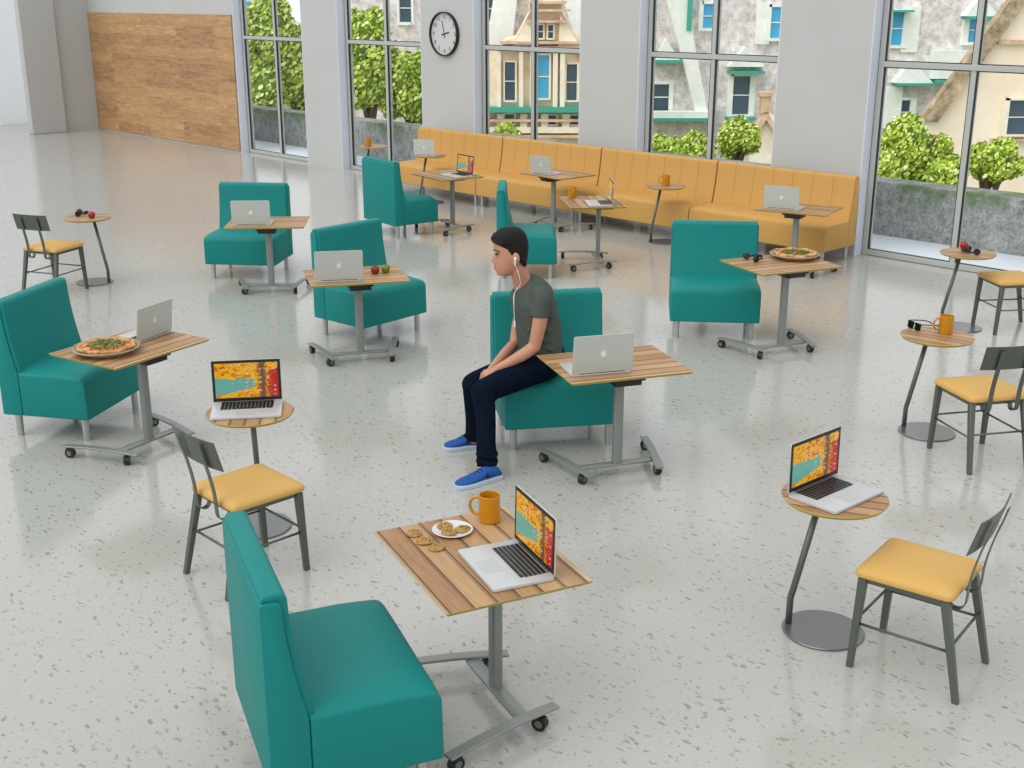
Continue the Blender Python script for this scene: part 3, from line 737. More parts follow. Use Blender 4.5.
# ------------------------------------------------------------------ small round tables
RH = .675
def make_round():
    rt = empty('round_side_table')
    b = NB(); n = 64; r = .232
    lathe(b, [(0, RH), (r, RH)], n); 
    lathe(b, [(r, RH), (r+.0015, RH-.003), (r-.008, RH-.016), (r-.026, RH-.022), (0, RH-.022)], n, mi=1)
    bmesh.ops.remove_doubles(b, verts=b.verts, dist=1e-5); bmesh.ops.recalc_face_normals(b, faces=b.faces)
    obj('tabletop', b, [M['top_wood_round'], M['edge']], rt)
    b = NB(); lathe(b, [(0, 0), (.183, 0), (.185, .003), (.185, .008), (.182, .011), (0, .011)], 64); bmesh.ops.recalc_face_normals(b, faces=b.faces); obj('base_plate', b, M['disc'], rt)
    b = NB(); tube(b, [(.158, 0, .010), (.1575, 0, .135), (.156, 0, .15), (.153, 0, .165), (.149, 0, .18), (.06, 0, RH-.024)], .0155, 16); obj('pole', b, M['dark_steel'], rt)
    b = NB(); cyl(b, (.06, 0, RH-.030), .03, .008, 24); obj('mounting_plate', b, M['black'], rt)
    return rt
rs = make_round()
RT = [(-1.404, 6.053, 95, 'small round table at left holding an open laptop, behind a yellow-seated chair'),
      (1.435, 4.905, 159, 'small round table at right front holding an open laptop'),
      (2.790, 7.562, 140, 'small round table at right holding sunglasses and a mug'),
      (3.970, 10.252, 152, 'small round table by the right window holding headphones and a red apple'),
      (-4.296, 12.039, -9, 'small round table at far left holding headphones and a red apple'),
      (1.820, 14.168, 180, 'small round table in front of the bench holding only a mug'),
      (-1.157, 17.10, 170, 'small round table with a closed-back laptop at the left end of the bench'),
      (-2.085, 18.172, 180, 'small round table with a mug in front of the second window')]
grain = [75, 62, 62, 65, 55, 80, 80, 80]
for i, (x, y, a, lb) in enumerate(RT):
    o = rs if i == 0 else copy_tree(rs)
    place(o, x, y, 0, R_(a)); tag(o, lb, 'side table', 'small round tables with bent poles')

# ------------------------------------------------------------------ dining chairs
def make_chair():
    rt = empty('cafe_chair'); sh = .468
    b = NB()
    poly = roundpoly([(-.212, -.252, .03), (.212, -.252, .03), (.205, .168, .03), (-.205, .168, .03)], 6)
    cx = 0; cy = -.04
    lev = [(.97, sh-.030), (.995, sh-.024), (1.0, sh-.012), (.985, sh-.003), (.95, sh+.005), (.85, sh+.014), (.6, sh+.023), (.3, sh+.026), (.05, sh+.026)]
    rings = [[(cx+(x-cx)*k, cy+(y-cy)*k, z) for x, y in poly] for k, z in lev]
    loft(b, rings); obj('seat', b, M['seat_yellow'], rt)
    b = NB(); z = sh-.042
    for sx in (-1, 1): box(b, (sx*.182, -.04, z), (.014, .36, .026))
    box(b, (0, -.217, z), (.38, .014, .026)); box(b, (0, .135, z), (.364, .014, .026))
    obj('seat_frame', b, M['dark_steel'], rt)
    F = {}
    for sx in (-1, 1):
        for nm, (x1, y1), (x0, y0) in (('f', (.183, -.215), (.192, -.235)), ('r', (.178, .132), (.2, .228))):
            b = NB(); T1 = Vector((sx*x1, y1, sh-.034)); T0 = Vector((sx*x0, y0, 0)); F[(nm, sx)] = (T1, T0)
            rings = []
            for p, q in ((T1, .018), ((T1+T0)/2, .0155), (T0, .0135)):
                rings.append([(p.x+a_*q, p.y+b_*q, p.z) for a_, b_ in ((-1, -1), (1, -1), (1, 1), (-1, 1))])
            loft(b, rings); bmesh.ops.bevel(b, geom=b.edges[:], offset=.002, segments=1, affect='EDGES')
            obj('leg', b, M['dark_steel'], rt)
    lerp = lambda k, z: k[1]+(k[0]-k[1])*(z/(k[0].z))
    for a_, b_, z in ((('f', -1), ('r', -1), .215), (('f', 1), ('r', 1), .215), (('f', -1), ('f', 1), .235), (('r', -1), ('r', 1), .235)):
        b = NB(); tube(b, [lerp(F[a_], z), lerp(F[b_], z)], .0065, 8); obj('stretcher', b, M['dark_steel'], rt)
    # curved backrest plate
    b = NB(); rings = []; N = 14
    def bp(u_, z, o_): # u -1..1
        k_ = (z-.655)/.165
        y = .222+.045*k_-.022*(1-u_*u_)*-1-.03
        return Vector((u_*.196, y+o_, z))
    outl = roundpoly([(-1, .655, .0), (1, .655, .0), (1, .82, .0), (-1, .82, .0)], 2)
    grid = {}
    for o_ in (0, .005):
        for i_ in range(N+1):
            for j_ in range(4):
                u_ = -1+2*i_/N; z = .66+.155*j_/3
                grid[(o_, i_, j_)] = b.verts.new(bp(u_, z, o_))
    for o_ in (0, .005):
        for i_ in range(N):
            for j_ in range(3): b.faces.new((grid[(o_, i_, j_)], grid[(o_, i_+1, j_)], grid[(o_, i_+1, j_+1)], grid[(o_, i_, j_+1)]))
    for i_ in range(N):
        for j_ in (0, 3): b.faces.new((grid[(0, i_, j_)], grid[(0, i_+1, j_)], grid[(.005, i_+1, j_)], grid[(.005, i_, j_)]))
    for j_ in range(3):
        for i_ in (0, N): b.faces.new((grid[(0, i_, j_)], grid[(0, i_, j_+1)], grid[(.005, i_, j_+1)], grid[(.005, i_, j_)]))
    bmesh.ops.recalc_face_normals(b, faces=b.faces); obj('backrest', b, M['dark_steel'], rt)
    for sx in (-1, 1):
        x = sx*.095
        path = smoothpath([(x, .262, .785), (x, .246, .72), (x, .225, .65), (x, .205, .56), (x, .195, .49), (x, .193, .44), (x, .190, .405), (x, .178, .383), (x, .155, .372), (x, .132, .380), (x, .122, .405)], 4)
        b = NB(); rings = []
        for p, (t_, u_, v_) in zip(path, frames(path)):
            nrm = t_.cross(Vector((1, 0, 0))).normalized()
            rings.append([p+Vector((s1*.015, 0, 0))+nrm*s2*.0022 for s1, s2 in ((-1, -1), (1, -1), (1, 1), (-1, 1))])
        loft(b, rings); obj('back_strap', b, M['dark_steel'], rt)
    return rt
def shift(x, y, a, dy=2.16):
    a = R_(a); return x-math.sin(a)*dy, y+math.cos(a)*dy
cs = make_chair()
CH = [(.202, 7.004, 134.0, 'yellow-seated metal chair behind the nearest teal chair, facing the round laptop table'),
      (.071, 5.93, -127.7, 'yellow-seated metal chair at the bottom right, nearest the viewer'),
      (2.469, 9.187, -167.1, 'yellow-seated metal chair at the right edge beside the table with sunglasses'),
      (3.958, 12.319, -168.6, 'yellow-seated metal chair cut by the right edge, before the rightmost window'),
      (-3.807, 13.638, 160.1, 'yellow-seated metal chair at far left beside the round table with an apple')]
for i, (x, y, a, lb) in enumerate(CH):
    o = cs if i == 0 else copy_tree(cs)
    X, Y_ = shift(x, y, a)
    if i == 3: X, Y_, a = 4.40, 10.235, -82.5
    place(o, X, Y_, 0, R_(a)); tag(o, lb, 'chair', 'yellow-seated metal chairs')

# ------------------------------------------------------------------ laptops
def apple_outline(s):
    pts = []
    body = [(0, .62), (.22, .72), (.46, .70), (.66, .55), (.60, .50), (.50, .30), (.52, .08), (.72, -.12), (.62, -.38), (.42, -.66), (.26, -.76), (.06, -.70), (-.06, -.70), (-.26, -.76), (-.44, -.66), (-.64, -.36), (-.74, -.02), (-.70, .34), (-.5, .6), (-.24, .70)]
    return [(x*s, y*s) for x, y in body]
def make_laptop(lean):
    """hinge at local origin, base extends to -y, screen faces -y; lean tilts the lid back towards +y"""
    W, D, H = .37, .252, .234
    rt = empty('laptop')
    b = NB(); plate(b, roundpoly([(-W/2, -D, .012), (W/2, -D, .012), (W/2, 0, .012), (-W/2, 0, .012)], 4), .002, .014, bev=.0015)
    for x in (-.15, .15):
        for y in (-.03, -.22): cyl(b, (x, y, 0), .008, .0025, 10)
    obj('base', b, M['alu'], rt)
    b = NB(); kx = 14
    for r_ in range(6):
        y = -.02-.0187*r_
        n_ = kx if r_ < 5 else 8
        xs = [(-.14+.28*(c_+.5)/kx, .28/kx*.84) for c_ in range(kx)]
        if r_ == 5: xs = [(-.13, .017), (-.11, .017), (-.09, .017), (-.065, .022), (0, .1), (.065, .022), (.09, .017), (.12, .03)]
        for x, wx in xs: box(b, (x, y, .0156), (wx, .0148, .0018))
    obj('keyboard', b, M['black'], rt, smooth=False)
    b = NB(); box(b, (0, -.192, .0143), (.105, .078, .001)); tag(obj('trackpad', b, mat_trackpad, rt, smooth=False))
    ld = empty('lid'); bpy.data.objects.remove(ld)
    # lid built upright then tilted
    rot = Matrix.Rotation(-lean, 3, 'X')
    def up(bm_): bmesh.ops.rotate(bm_, cent=(0, 0, 0), matrix=rot, verts=bm_.verts); bmesh.ops.translate(bm_, vec=(0, -.004, .016), verts=bm_.verts)
    RX = Matrix.Rotation(PI/2, 3, 'X')
    b = NB(); plate(b, roundpoly([(-W/2, 0, .004), (W/2, 0, .004), (W/2, H, .012), (-W/2, H, .012)], 4), -.006, 0)
    bmesh.ops.rotate(b, cent=(0, 0, 0), matrix=RX, verts=b.verts); up(b); ld = obj('lid', b, M['lid'], rt)
    b = NB(); box(b, (0, -.0008, H/2+.002), (W-.006, .0016, H-.008)); up(b); obj('bezel', b, M['black'], ld, smooth=False)
    b = NB(); box(b, (0, -.0021, 0), (W-.034, .001, H-.042)); 
    up2 = Vector((0, 0, H/2+.004)); bmesh.ops.translate(b, vec=up2, verts=b.verts); up(b)
    obj('screen', b, M['screen'], ld, smooth=False)
    b = NB(); plate(b, apple_outline(.024), -.0004, .0004)
    plate(b, [(x*.024, y*.024) for x, y in [(0, .78), (.04, 1.0), (.2, 1.2), (.36, 1.28), (.34, 1.08), (.2, .86)]], -.0004, .0004)
    bmesh.ops.rotate(b, cent=(0, 0, 0), matrix=Matrix.Rotation(PI/2, 3, 'X') , verts=b.verts)
    bmesh.ops.scale(b, vec=(-1, 1, 1), verts=b.verts); bmesh.ops.translate(b, vec=(0, .0063, H/2), verts=b.verts); bmesh.ops.recalc_face_normals(b, faces=b.faces); up(b)
    tag(obj('emblem', b, M['emblem'], ld, smooth=False), 'white bitten-apple emblem')
    b = NB(); tube(b, [(-.14, -.002, .0155), (.14, -.002, .0155)], .0045, 10); obj('hinge', b, M['black'], rt)
    return rt
mat_trackpad = mat('trackpad_grey', srgb(200, 203, 202), .3, .25)
# name: mid x, mid y, angle of hinge line (left to right in view), z, flip (screen faces away = base behind), lean, label
LP = [(.088, 4.232, -66.4, .69, 0, .02, 'open laptop with colourful screen beside the cookies on the front table'),
      (.526, 6.659, 15.7, .69, 1, .12, 'silver laptop seen from behind on the table next to the seated man'),
      (-2.311, 7.453, 65.7, .69, 1, .12, 'silver laptop seen from behind next to the pizza at left'),
      (-1.338, 9.067, 10.5, .69, 1, .12, 'silver laptop seen from behind next to the two apples'),
      (-2.516, 11.469, 3.5, .69, 1, .12, 'silver laptop seen from behind on the table at back left before a teal chair'),
      (2.801, 12.399, -29.0, .69, 1, .15, 'silver laptop seen from behind on the table at the right end of the bench'),
      (1.05, 12.781, -86.4, .69, 0, .08, 'small laptop with lit screen seen side-on, on the table with a mug near the bench'),
      (-.588, 14.972, -54.1, .69, 0, .10, 'laptop with lit colourful screen on the table right of the back teal chair'),
      (.365, 15.041, -41.5, .69, 1, .12, 'silver laptop seen from behind on the table before the middle of the bench'),
      (-1.438, 6.172, 8.5, .675, 0, .06, 'open laptop with lit screen on the round table at left'),
      (1.361, 5.008, 40.7, .675, 0, .02, 'open laptop with lit screen on the round table at right front'),
      (-1.232, 17.00, -25.7, .675, 1, .10, 'silver laptop seen from behind on the round table at the left end of the bench')]
protos = {}
for i, (x, y, a, z, back, lean, lb) in enumerate(LP):
    # when the lid back faces the viewer the base lies behind it, so turn by pi
    key = round(lean, 2)
    if key not in protos: protos[key] = make_laptop(lean); o = protos[key]
    else: o = copy_tree(protos[key])
    place(o, x, y, z+.0005, R_(a)+(PI if back else 0)); o.scale = (.9, .9, .92) if i in (2, 8, 11) else (1, 1, 1); tag(o, lb, 'laptop', 'silver laptops on the tables')

# ------------------------------------------------------------------ mugs
def make_mug():
    b = NB(); r, h = .04, .098
    lathe(b, [(0, 0), (r-.004, 0), (r-.001, .003), (r, .008), (r, h-.002), (r-.0015, h), (r-.0035, h-.002), (r-.004, .01), (0, .008)], 36)
    bmesh.ops.recalc_face_normals(b, faces=b.faces)
    rt = empty('mug'); obj('cup', b, M['mug'], rt)
    b = NB(); pts = [(-r+.002, 0, h*.82), (-r-.018, 0, h*.84), (-r-.034, 0, h*.68), (-r-.036, 0, h*.45), (-r-.022, 0, h*.26), (-r+.002, 0, h*.22)]
    tube(b, smoothpath(pts, 5), .0055, 10, sx=1.3); obj('handle', b, M['mug'], rt)
    return rt
mg = make_mug()
MG = [(-.094, 4.606, .69, -15, 'mustard mug on the front table behind the laptop'),
      (2.865, 7.627, .675, 5, 'mustard mug on the round table beside the sunglasses'),
      (1.825, 14.22, .675, 0, 'mustard mug alone on the round table before the bench'),
      (-2.154, 18.17, .675, 20, 'mustard mug on the round table in front of the second window'),
      (.664, 13.178, .69, 95, 'mustard mug on the table with the side-on laptop')]
for i, (x, y, z, a, lb) in enumerate(MG):
    o = mg if i == 0 else copy_tree(mg)
    place(o, x, y, z, R_(a)); tag(o, lb, 'mug', 'mustard yellow mugs')
    if i == 0: o.scale = (1.12, 1.12, 1.24)

# ------------------------------------------------------------------ cookies and plate
b = NB(); lathe(b, [(0, .003), (.045, .003), (.05, 0), (.055, .002), (.082, .011), (.085, .013), (.083, .0145), (.055, .006), (.048, .0055), (0, .0055)], 48); bmesh.ops.recalc_face_normals(b, faces=b.faces)
tag(obj('plate', b, M['white_china'], loc=(-.245, 4.500, .69)), 'white round plate of cookies on the front table', 'plate')
def cookie(seed):
    random.seed(seed); b = NB()
    lathe(b, [(0, 0), (.027, 0), (.033, .003), (.034, .006), (.028, .011), (.016, .0135), (0, .014)], 26)
    for v_ in b.verts:
        k = 1+random.uniform(-.05, .05); v_.co.x *= k; v_.co.y *= k
        if v_.co.z > .004: v_.co.z += random.uniform(-.001, .0015)
    bmesh.ops.recalc_face_normals(b, faces=b.faces)
    for _ in range(13):
        a = random.uniform(0, 2*PI); r = .028*math.sqrt(random.random())
        ell(b, (r*math.cos(a), r*math.sin(a), .013-.004*(r/.028)**2), (random.uniform(.003, .005), random.uniform(.0025, .004), .0028), Matrix.Rotation(random.uniform(0, 3), 3, 'Z'), 8, 6, mi=1)
    return b
pz = .69+.0058
CK = [(-.406, 4.494, .69, 'chocolate chip cookie on the bare wood, leftmost of the three in a line'),
      (-.357, 4.420, .69, 'chocolate chip cookie on the bare wood, middle of the three in a line'),
      (-.305, 4.362, .69, 'chocolate chip cookie on the bare wood, rightmost of the three and nearest the laptop'),
      (-.283, 4.556, pz, 'chocolate chip cookie at the back left of the white plate'),
      (-.262, 4.492, pz+.001, 'chocolate chip cookie at the front of the white plate'),
      (-.205, 4.524, pz, 'chocolate chip cookie at the right of the white plate')]
for i, (x, y, z, lb) in enumerate(CK):
    tag(obj('cookie', cookie(20+i), [M['cookie'], M['choc']], loc=(x+.004, y-.022, z), rz=i*1.1), lb, 'cookie', 'chocolate chip cookies on the front table')

# ------------------------------------------------------------------ pizzas in wicker trays
def make_tray(R=.198):
    b = NB(); lathe(b, [(0, 0), (R*.70, 0), (R*.74, .004), (R*.97, .034), (R*.985, .038), (R*.955, .038), (R*.72, .012), (0, .010)], 56); bmesh.ops.recalc_face_normals(b, faces=b.faces)
    rt = empty('wicker_tray'); obj('woven_base', b, M['wicker'], rt)
    b = NB(); tube(b, [(R*math.cos(a), R*math.sin(a), 0.038) for a in [2*PI*k/56 for k in range(56)]], .006, 8, closed=True); obj('rim', b, M['wicker'], rt)
    return rt
def make_pizza(seed, R=.176):
    random.seed(seed); rt = empty('pizza'); n = 64
    b = NB(); prof = [(0, 0), (.9, 0), (.97, .006), (1.0, .014), (.98, .022), (.93, .026), (.87, .021), (.84, .014), (0, .013)]
    lathe(b, [(r*R, z) for r, z in prof], n)
    for v_ in b.verts:
        a = math.atan2(v_.co.y, v_.co.x); q = math.hypot(v_.co.x, v_.co.y)/R
        if q > .8:
            k = 1+.02*math.sin(5*a+seed)+.012*math.sin(11*a); v_.co.x *= k; v_.co.y *= k; v_.co.z *= 1+.2*math.sin(7*a+1)
    bmesh.ops.recalc_face_normals(b, faces=b.faces); obj('crust', b, M['crust'], rt)
    b = NB(); lathe(b, [(.865*R, .0135), (.83*R, .0165), (.5*R, .0178), (0, .018)], 48)
    for v_ in b.verts: v_.co.z += random.uniform(-.0008, .0012)
    obj('cheese', b, M['cheese'], rt)
    b = NB()
    for _ in range(175):
        a = random.uniform(0, 2*PI); r = R*.66*math.sqrt(random.random()); 
        ell(b, (r*math.cos(a), r*math.sin(a), .022+random.uniform(-.002, .006)), (random.uniform(.008, .016), random.uniform(.003, .006), .002), Matrix.Rotation(random.uniform(-.5, .5), 3, 'X') @ Matrix.Rotation(random.uniform(0, 6), 3, 'Z'), 7, 5)
    tag(obj('greens', b, M['greens'], rt), kind='stuff')
    b = NB()
    for _ in range(16):
        a = random.uniform(0, 2*PI); r = R*random.uniform(.45, .8)
        ell(b, (r*math.cos(a), r*math.sin(a), .0185), (random.uniform(.012, .02), random.uniform(.01, .016), .003), Matrix.Rotation(random.uniform(0, 6), 3, 'Z'), 8, 5)
    tag(obj('ham', b, M['ham'], rt), kind='stuff')
    return rt
tr1 = make_tray(); tr2 = copy_tree(tr1)
place(tr1, -2.515, 7.125, .69, 0); tag(tr1, 'wicker tray under the pizza at left, beside a laptop', 'tray', 'wicker pizza trays')
place(tr2, 2.335, 9.730, .74, 1); tag(tr2, 'wicker tray under the pizza beside the headphones', 'tray', 'wicker pizza trays')
p1 = make_pizza(3); p2 = make_pizza(8)
place(p1, -2.515, 7.125, .719, .4); tag(p1, 'pizza topped with greens on the table at left, beside a laptop', 'pizza', 'pizzas in wicker trays')
place(p2, 2.335, 9.730, .769, 2.4); tag(p2, 'pizza topped with greens on the table with black headphones', 'pizza', 'pizzas in wicker trays')

# ------------------------------------------------------------------ apples
def make_apple(mt):
    b = NB(); r = .040
    prof = [(0, .012), (.008, .006), (.017, .001), (.028, .006), (.037, .022), (.041, .040), (.039, .057), (.030, .071), (.018, .076), (.008, .072), (0, .064)]
    lathe(b, prof, 28)
    for v_ in b.verts:
        a = math.atan2(v_.co.y, v_.co.x); v_.co.x *= 1+.025*math.sin(5*a); v_.co.y *= 1+.025*math.sin(5*a+.5)
    bmesh.ops.recalc_face_normals(b, faces=b.faces)
    rt = empty('apple'); obj('flesh', b, mt, rt)
    b = NB(); tube(b, [(0, 0, .066), (.002, 0, .076), (.007, .002, .087)], [.0018, .0016, .0022], 8); obj('stem', b, M['stem'], rt); return rt
for (x, y, z, mt, lb) in ((-1.092, 9.345, .69, M['dark_red_apple'], 'dark red apple touching the green one beside a laptop'),
                          (-1.012, 9.385, .69, M['green_apple'], 'green apple beside the dark red one'),
                          (3.985, 10.405, .675, M['red_apple'], 'bright red apple behind the headphones near the right window'),
                          (-4.232, 11.975, .675, M['red_apple'], 'bright red apple before the headphones at far left')):
    o = make_apple(mt); place(o, x, y, z, 0); o.scale = (.88, .88, .88); tag(o, lb, 'apple', 'apples on tables')

# ------------------------------------------------------------------ headphones
def make_headphones():
    rt = empty('headphones'); 
    R = .078
    path = [Vector((R*math.cos(a), R*1.12*math.sin(a), .024+.012*math.sin(a))) for a in [R_(-8+196*k/28) for k in range(29)]]
    b = NB(); rings = []
    for k_, (p, (t_, u_, v_)) in enumerate(zip(path, frames(path))):
        n_ = t_.cross(Vector((0, 0, 1))).normalized(); wz = .013 if 5 < k_ < 23 else .007
        rings.append([p+Vector((0, 0, s2*wz))+n_*s1*.003 for s1, s2 in ((-1, -1), (1, -1), (1, 1), (-1, 1))])
    loft(b, rings); obj('headband', b, M['navy_plastic'], rt)
    for s in (-1, 1):
        b = NB(); rt3 = Matrix.Rotation(s*.35, 3, 'Z') 
        q = cyl(b, (-.012, 0, 0), .033, .02, 28, axis='X'); 
        bmesh.ops.bevel(b, geom=b.edges[:], offset=.003, segments=2, affect='EDGES') if False else None
        bmesh.ops.rotate(b, cent=(0, 0, 0), matrix=rt3, verts=b.verts); bmesh.ops.translate(b, vec=(s*(R+.002), -.022, .0335), verts=b.verts)
        cup = obj('ear_cup', b, M['navy_plastic'], rt)
        b = NB(); rings_ = [(.020*math.cos(a), .020*math.sin(a)) for a in [2*PI*k/20 for k in range(20)]]
        tube(b, [(-s*.014, y_*1.05, z_*1.05) for y_, z_ in rings_], .009, 8, closed=True)
        cyl(b, (-s*.012-.004, 0, 0), .016, .008, 18, axis='X')
        bmesh.ops.rotate(b, cent=(0, 0, 0), matrix=rt3, verts=b.verts); bmesh.ops.translate(b, vec=(s*(R+.002), -.022, .0335), verts=b.verts)
        obj('ear_cushion', b, M['leather'], cup)
    return rt
hp = make_headphones()
for i, (x, y, z, a, lb) in enumerate(((1.975, 9.625, .74, -66, 'black headphones lying beside the pizza'),
                                      (3.978, 10.225, .675, 100, 'black headphones before the red apple near the right window'),
                                      (-4.400, 12.140, .675, -78, 'black headphones behind the red apple at far left'))):
    o = hp if i == 0 else copy_tree(hp)
    place(o, x, y, z, R_(a)); o.scale = (.86, .86, .86); tag(o, lb, 'headphones', 'black headphones on tables')

# ------------------------------------------------------------------ sunglasses
rt = empty('sunglasses', (2.685, 7.715, .675), R_(-70)); rt.scale = (1, 1.45, 1.2); tag(rt, 'black sunglasses with open temples on the round table at right', 'sunglasses')
b = NB()
for s in (-1, 1):
    ol = roundpoly([(s*.036-.027, -.02, .012), (s*.036+.027, -.02, .012), (s*.036+.03, .022, .006), (s*.036-.028, .022, .006)], 4)
    v_ = plate(b, ol, -.002, .002)
box(b, (0, .014, 0), (.02, .006, .004)); bmesh.ops.rotate(b, cent=(0, 0, 0), matrix=Matrix.Rotation(PI/2-.1, 3, 'X'), verts=b.verts); bmesh.ops.translate(b, vec=(0, 0, .022), verts=b.verts)
obj('lenses', b, M['lens'], rt)
for s in (-1, 1):
    b = NB(); tube(b, smoothpath([(s*.068, .002, .040), (s*.070, .04, .036), (s*.069, .10, .026), (s*.066, .14, .006)], 4), .003, 8); obj('temple', b, M['black'], rt)

# ------------------------------------------------------------------ clock
cr = empty('wall_clock', ws(5.652, -.001, 2.282), WANG); tag(cr, 'round wall clock with black rim and white face on the pier between windows', 'clock')
RC = .318
RXm = Matrix.Rotation(PI/2, 3, 'X')
b = NB(); lathe(b, [(RC-.022, 0), (RC, 0), (RC, .055), (RC-.005, .06), (RC-.012, .06), (RC-.016, .055), (RC-.018, .02), (RC-.022, 0)], 64); bmesh.ops.rotate(b, cent=(0, 0, 0), matrix=RXm, verts=b.verts); bmesh.ops.recalc_face_normals(b, faces=b.faces); obj('rim', b, M['ink'], cr)
b = NB(); lathe(b, [(0, 0), (RC-.019, 0), (RC-.019, .022), (0, .022)], 64); bmesh.ops.rotate(b, cent=(0, 0, 0), matrix=RXm, verts=b.verts); bmesh.ops.recalc_face_normals(b, faces=b.faces); obj('dial', b, M['clock_face'], cr)
dg = bpy.context.evaluated_depsgraph_get
for n_ in range(1, 13):
    cu = bpy.data.curves.new('num', 'FONT'); cu.body = str(n_); cu.size = .078; cu.align_x = 'CENTER'; cu.align_y = 'CENTER'; cu.extrude = .001
    to = bpy.data.objects.new('num', cu); C.objects.link(to); bpy.context.view_layer.update()
    me = bpy.data.meshes.new_from_object(to.evaluated_get(dg())); bpy.data.objects.remove(to)
    a = PI/2-n_*PI/6; r = RC-.075
    me.transform(Matrix.Translation((r*math.cos(a), -.0235, r*math.sin(a))) @ Matrix.Rotation(PI/2, 4, 'X'))
    me.materials.clear(); me.materials.append(M['ink']); me.name = 'numeral'
    no = bpy.data.objects.new('numeral', me); C.objects.link(no); no.parent = cr
def hand(a, L, w_, y):
    b = NB(); box(b, (0, y, L/2-.03), (w_, .003, L+.06)); bmesh.ops.rotate(b, cent=(0, 0, 0), matrix=Matrix.Rotation(a, 3, 'Y'), verts=b.verts); return b
obj('minute_hand', hand(R_(-14), .2, .01, -.028), M['ink'], cr); obj('hour_hand', hand(R_(76), .12, .014, -.031), M['ink'], cr)

# ------------------------------------------------------------------ the seated man
pr = empty('person', (0.16, 7.30, .0)); tag(pr, 'seated man in grey-green T-shirt, dark jeans and blue shoes, hands together, looking left', 'person')
PO = Vector((0.16, 7.30, 0))
def pobj(name, bm, mt, parent=pr, **k):
    bmesh.ops.translate(bm, vec=-PO, verts=bm.verts)
    return obj(name, bm, mt, parent, **k)
def finish(o, vox, sm=4):
    m_ = o.modifiers.new('remesh', 'REMESH'); m_.mode = 'VOXEL'; m_.voxel_size = vox; m_.use_smooth_shade = True
    if sm: s_ = o.modifiers.new('smooth', 'SMOOTH'); s_.factor = .5; s_.iterations = sm
    bpy.context.view_layer.update()
    ev = o.evaluated_get(bpy.context.evaluated_depsgraph_get()); me = bpy.data.meshes.new_from_object(ev)
    mm = o.data.materials[0]; o.modifiers.clear(); o.data = me
    if not len(me.materials): me.materials.append(mm)
    for p_ in me.polygons: p_.use_smooth = True
    return o
PXM = 1/159.0
FD = Vector((-.94, -.34, 0)).normalized(); LD = Vector((.34, -.94, 0)).normalized()   # facing, and his left (towards viewer)
HY = 7.30
def head_ring(xf, xb, y, hw, fpow=.9, n=32, HYo=HY):
    """cross-section of the head in profile: pixel front/back/height, half width in px"""
    p = at((xf+xb)/2, y, HYo); a_ = (xb-xf)/2*PXM; h_ = hw*PXM; out = []
    for k in range(n):
        th = 2*PI*k/n; cx, sy = math.cos(th), math.sin(th)
        x = cx*a_; yy = math.copysign(abs(sy)**(fpow if cx < 0 else .9), sy)*h_
        if cx < 0 and fpow > .8: yy *= (1-.22*(-cx)**2)
        out.append(p+Vector((x, yy, 0)))
    return out
HEAD_ = [(228.5, 506, 518, 4), (231, 500.5, 521, 8), (235, 496.5, 524, 10.5), (240, 494.2, 526, 11.8), (246, 493.7, 526.8, 12.2), (250, 493.7, 526.6, 12.0), (253.6, 495.2, 526, 11.8), (258, 494.9, 525.4, 11.4), (262, 494.8, 524.5, 11), (265, 494.6, 523, 10.2), (268, 495.4, 520, 9.4), (271, 496.2, 516.5, 8.2), (273.5, 497.2, 513.5, 6.6), (275.3, 499.6, 510, 4.2), (276, 503, 507, 2)]
body = NB()
loft(body, [head_ring(xf, xb, y, hw) for y, xf, xb, hw in HEAD_])
hp_ = lambda x, y, d=0: at(x, y, HY)+Vector((0, -d*PXM, 0))
# nose, lips, chin, brow, ears
def blob(b, x, y, d, rx, ry, rz, rot=None): ell(b, hp_(x, y, d), (rx*PXM, ry*PXM, rz*PXM), rot, 14, 10)
tube(body, [hp_(496.2, 252.5), hp_(494.4, 257), hp_(492.9, 261.0), hp_(493.8, 263)], [(1.3*PXM, 1.3*PXM), (1.7*PXM, 1.7*PXM), (2.1*PXM, 2.0*PXM), (1.6*PXM, 1.6*PXM)], 10)
for s in (-1, 1): blob(body, 494.6, 262.2, s*2.2, 1.7, 1.4, 1.2)
blob(body, 495.4, 266.4, 0, 1.6, 3.2, 1.0); blob(body, 495.8, 268.8, 0, 1.4, 2.8, 1.0)
blob(body, 499.2, 273.0, 0, 2.6, 3.4, 2.4)
for s in (-1, 1):
    blob(body, 496.4, 250.4, s*5, 2.4, 4.2, 1.2)
    blob(body, 516.4, 255.4, s*12.3, 3.3, 1.6, 5.8, Matrix.Rotation(-.18, 3, 'Y'))
    blob(body, 515.0, 260.8, s*11.9, 1.8, 1.3, 2.6)
# neck
tube(body, [hp_(518.5, 260), hp_(518.5, 270), at(521, 278, 7.32), at(527, 291, 7.36)], [(8.0*PXM, 8.6*PXM), (8.2*PXM, 8.2*PXM), (8.6*PXM, 9*PXM), (9.5*PXM, 13*PXM)], 20)
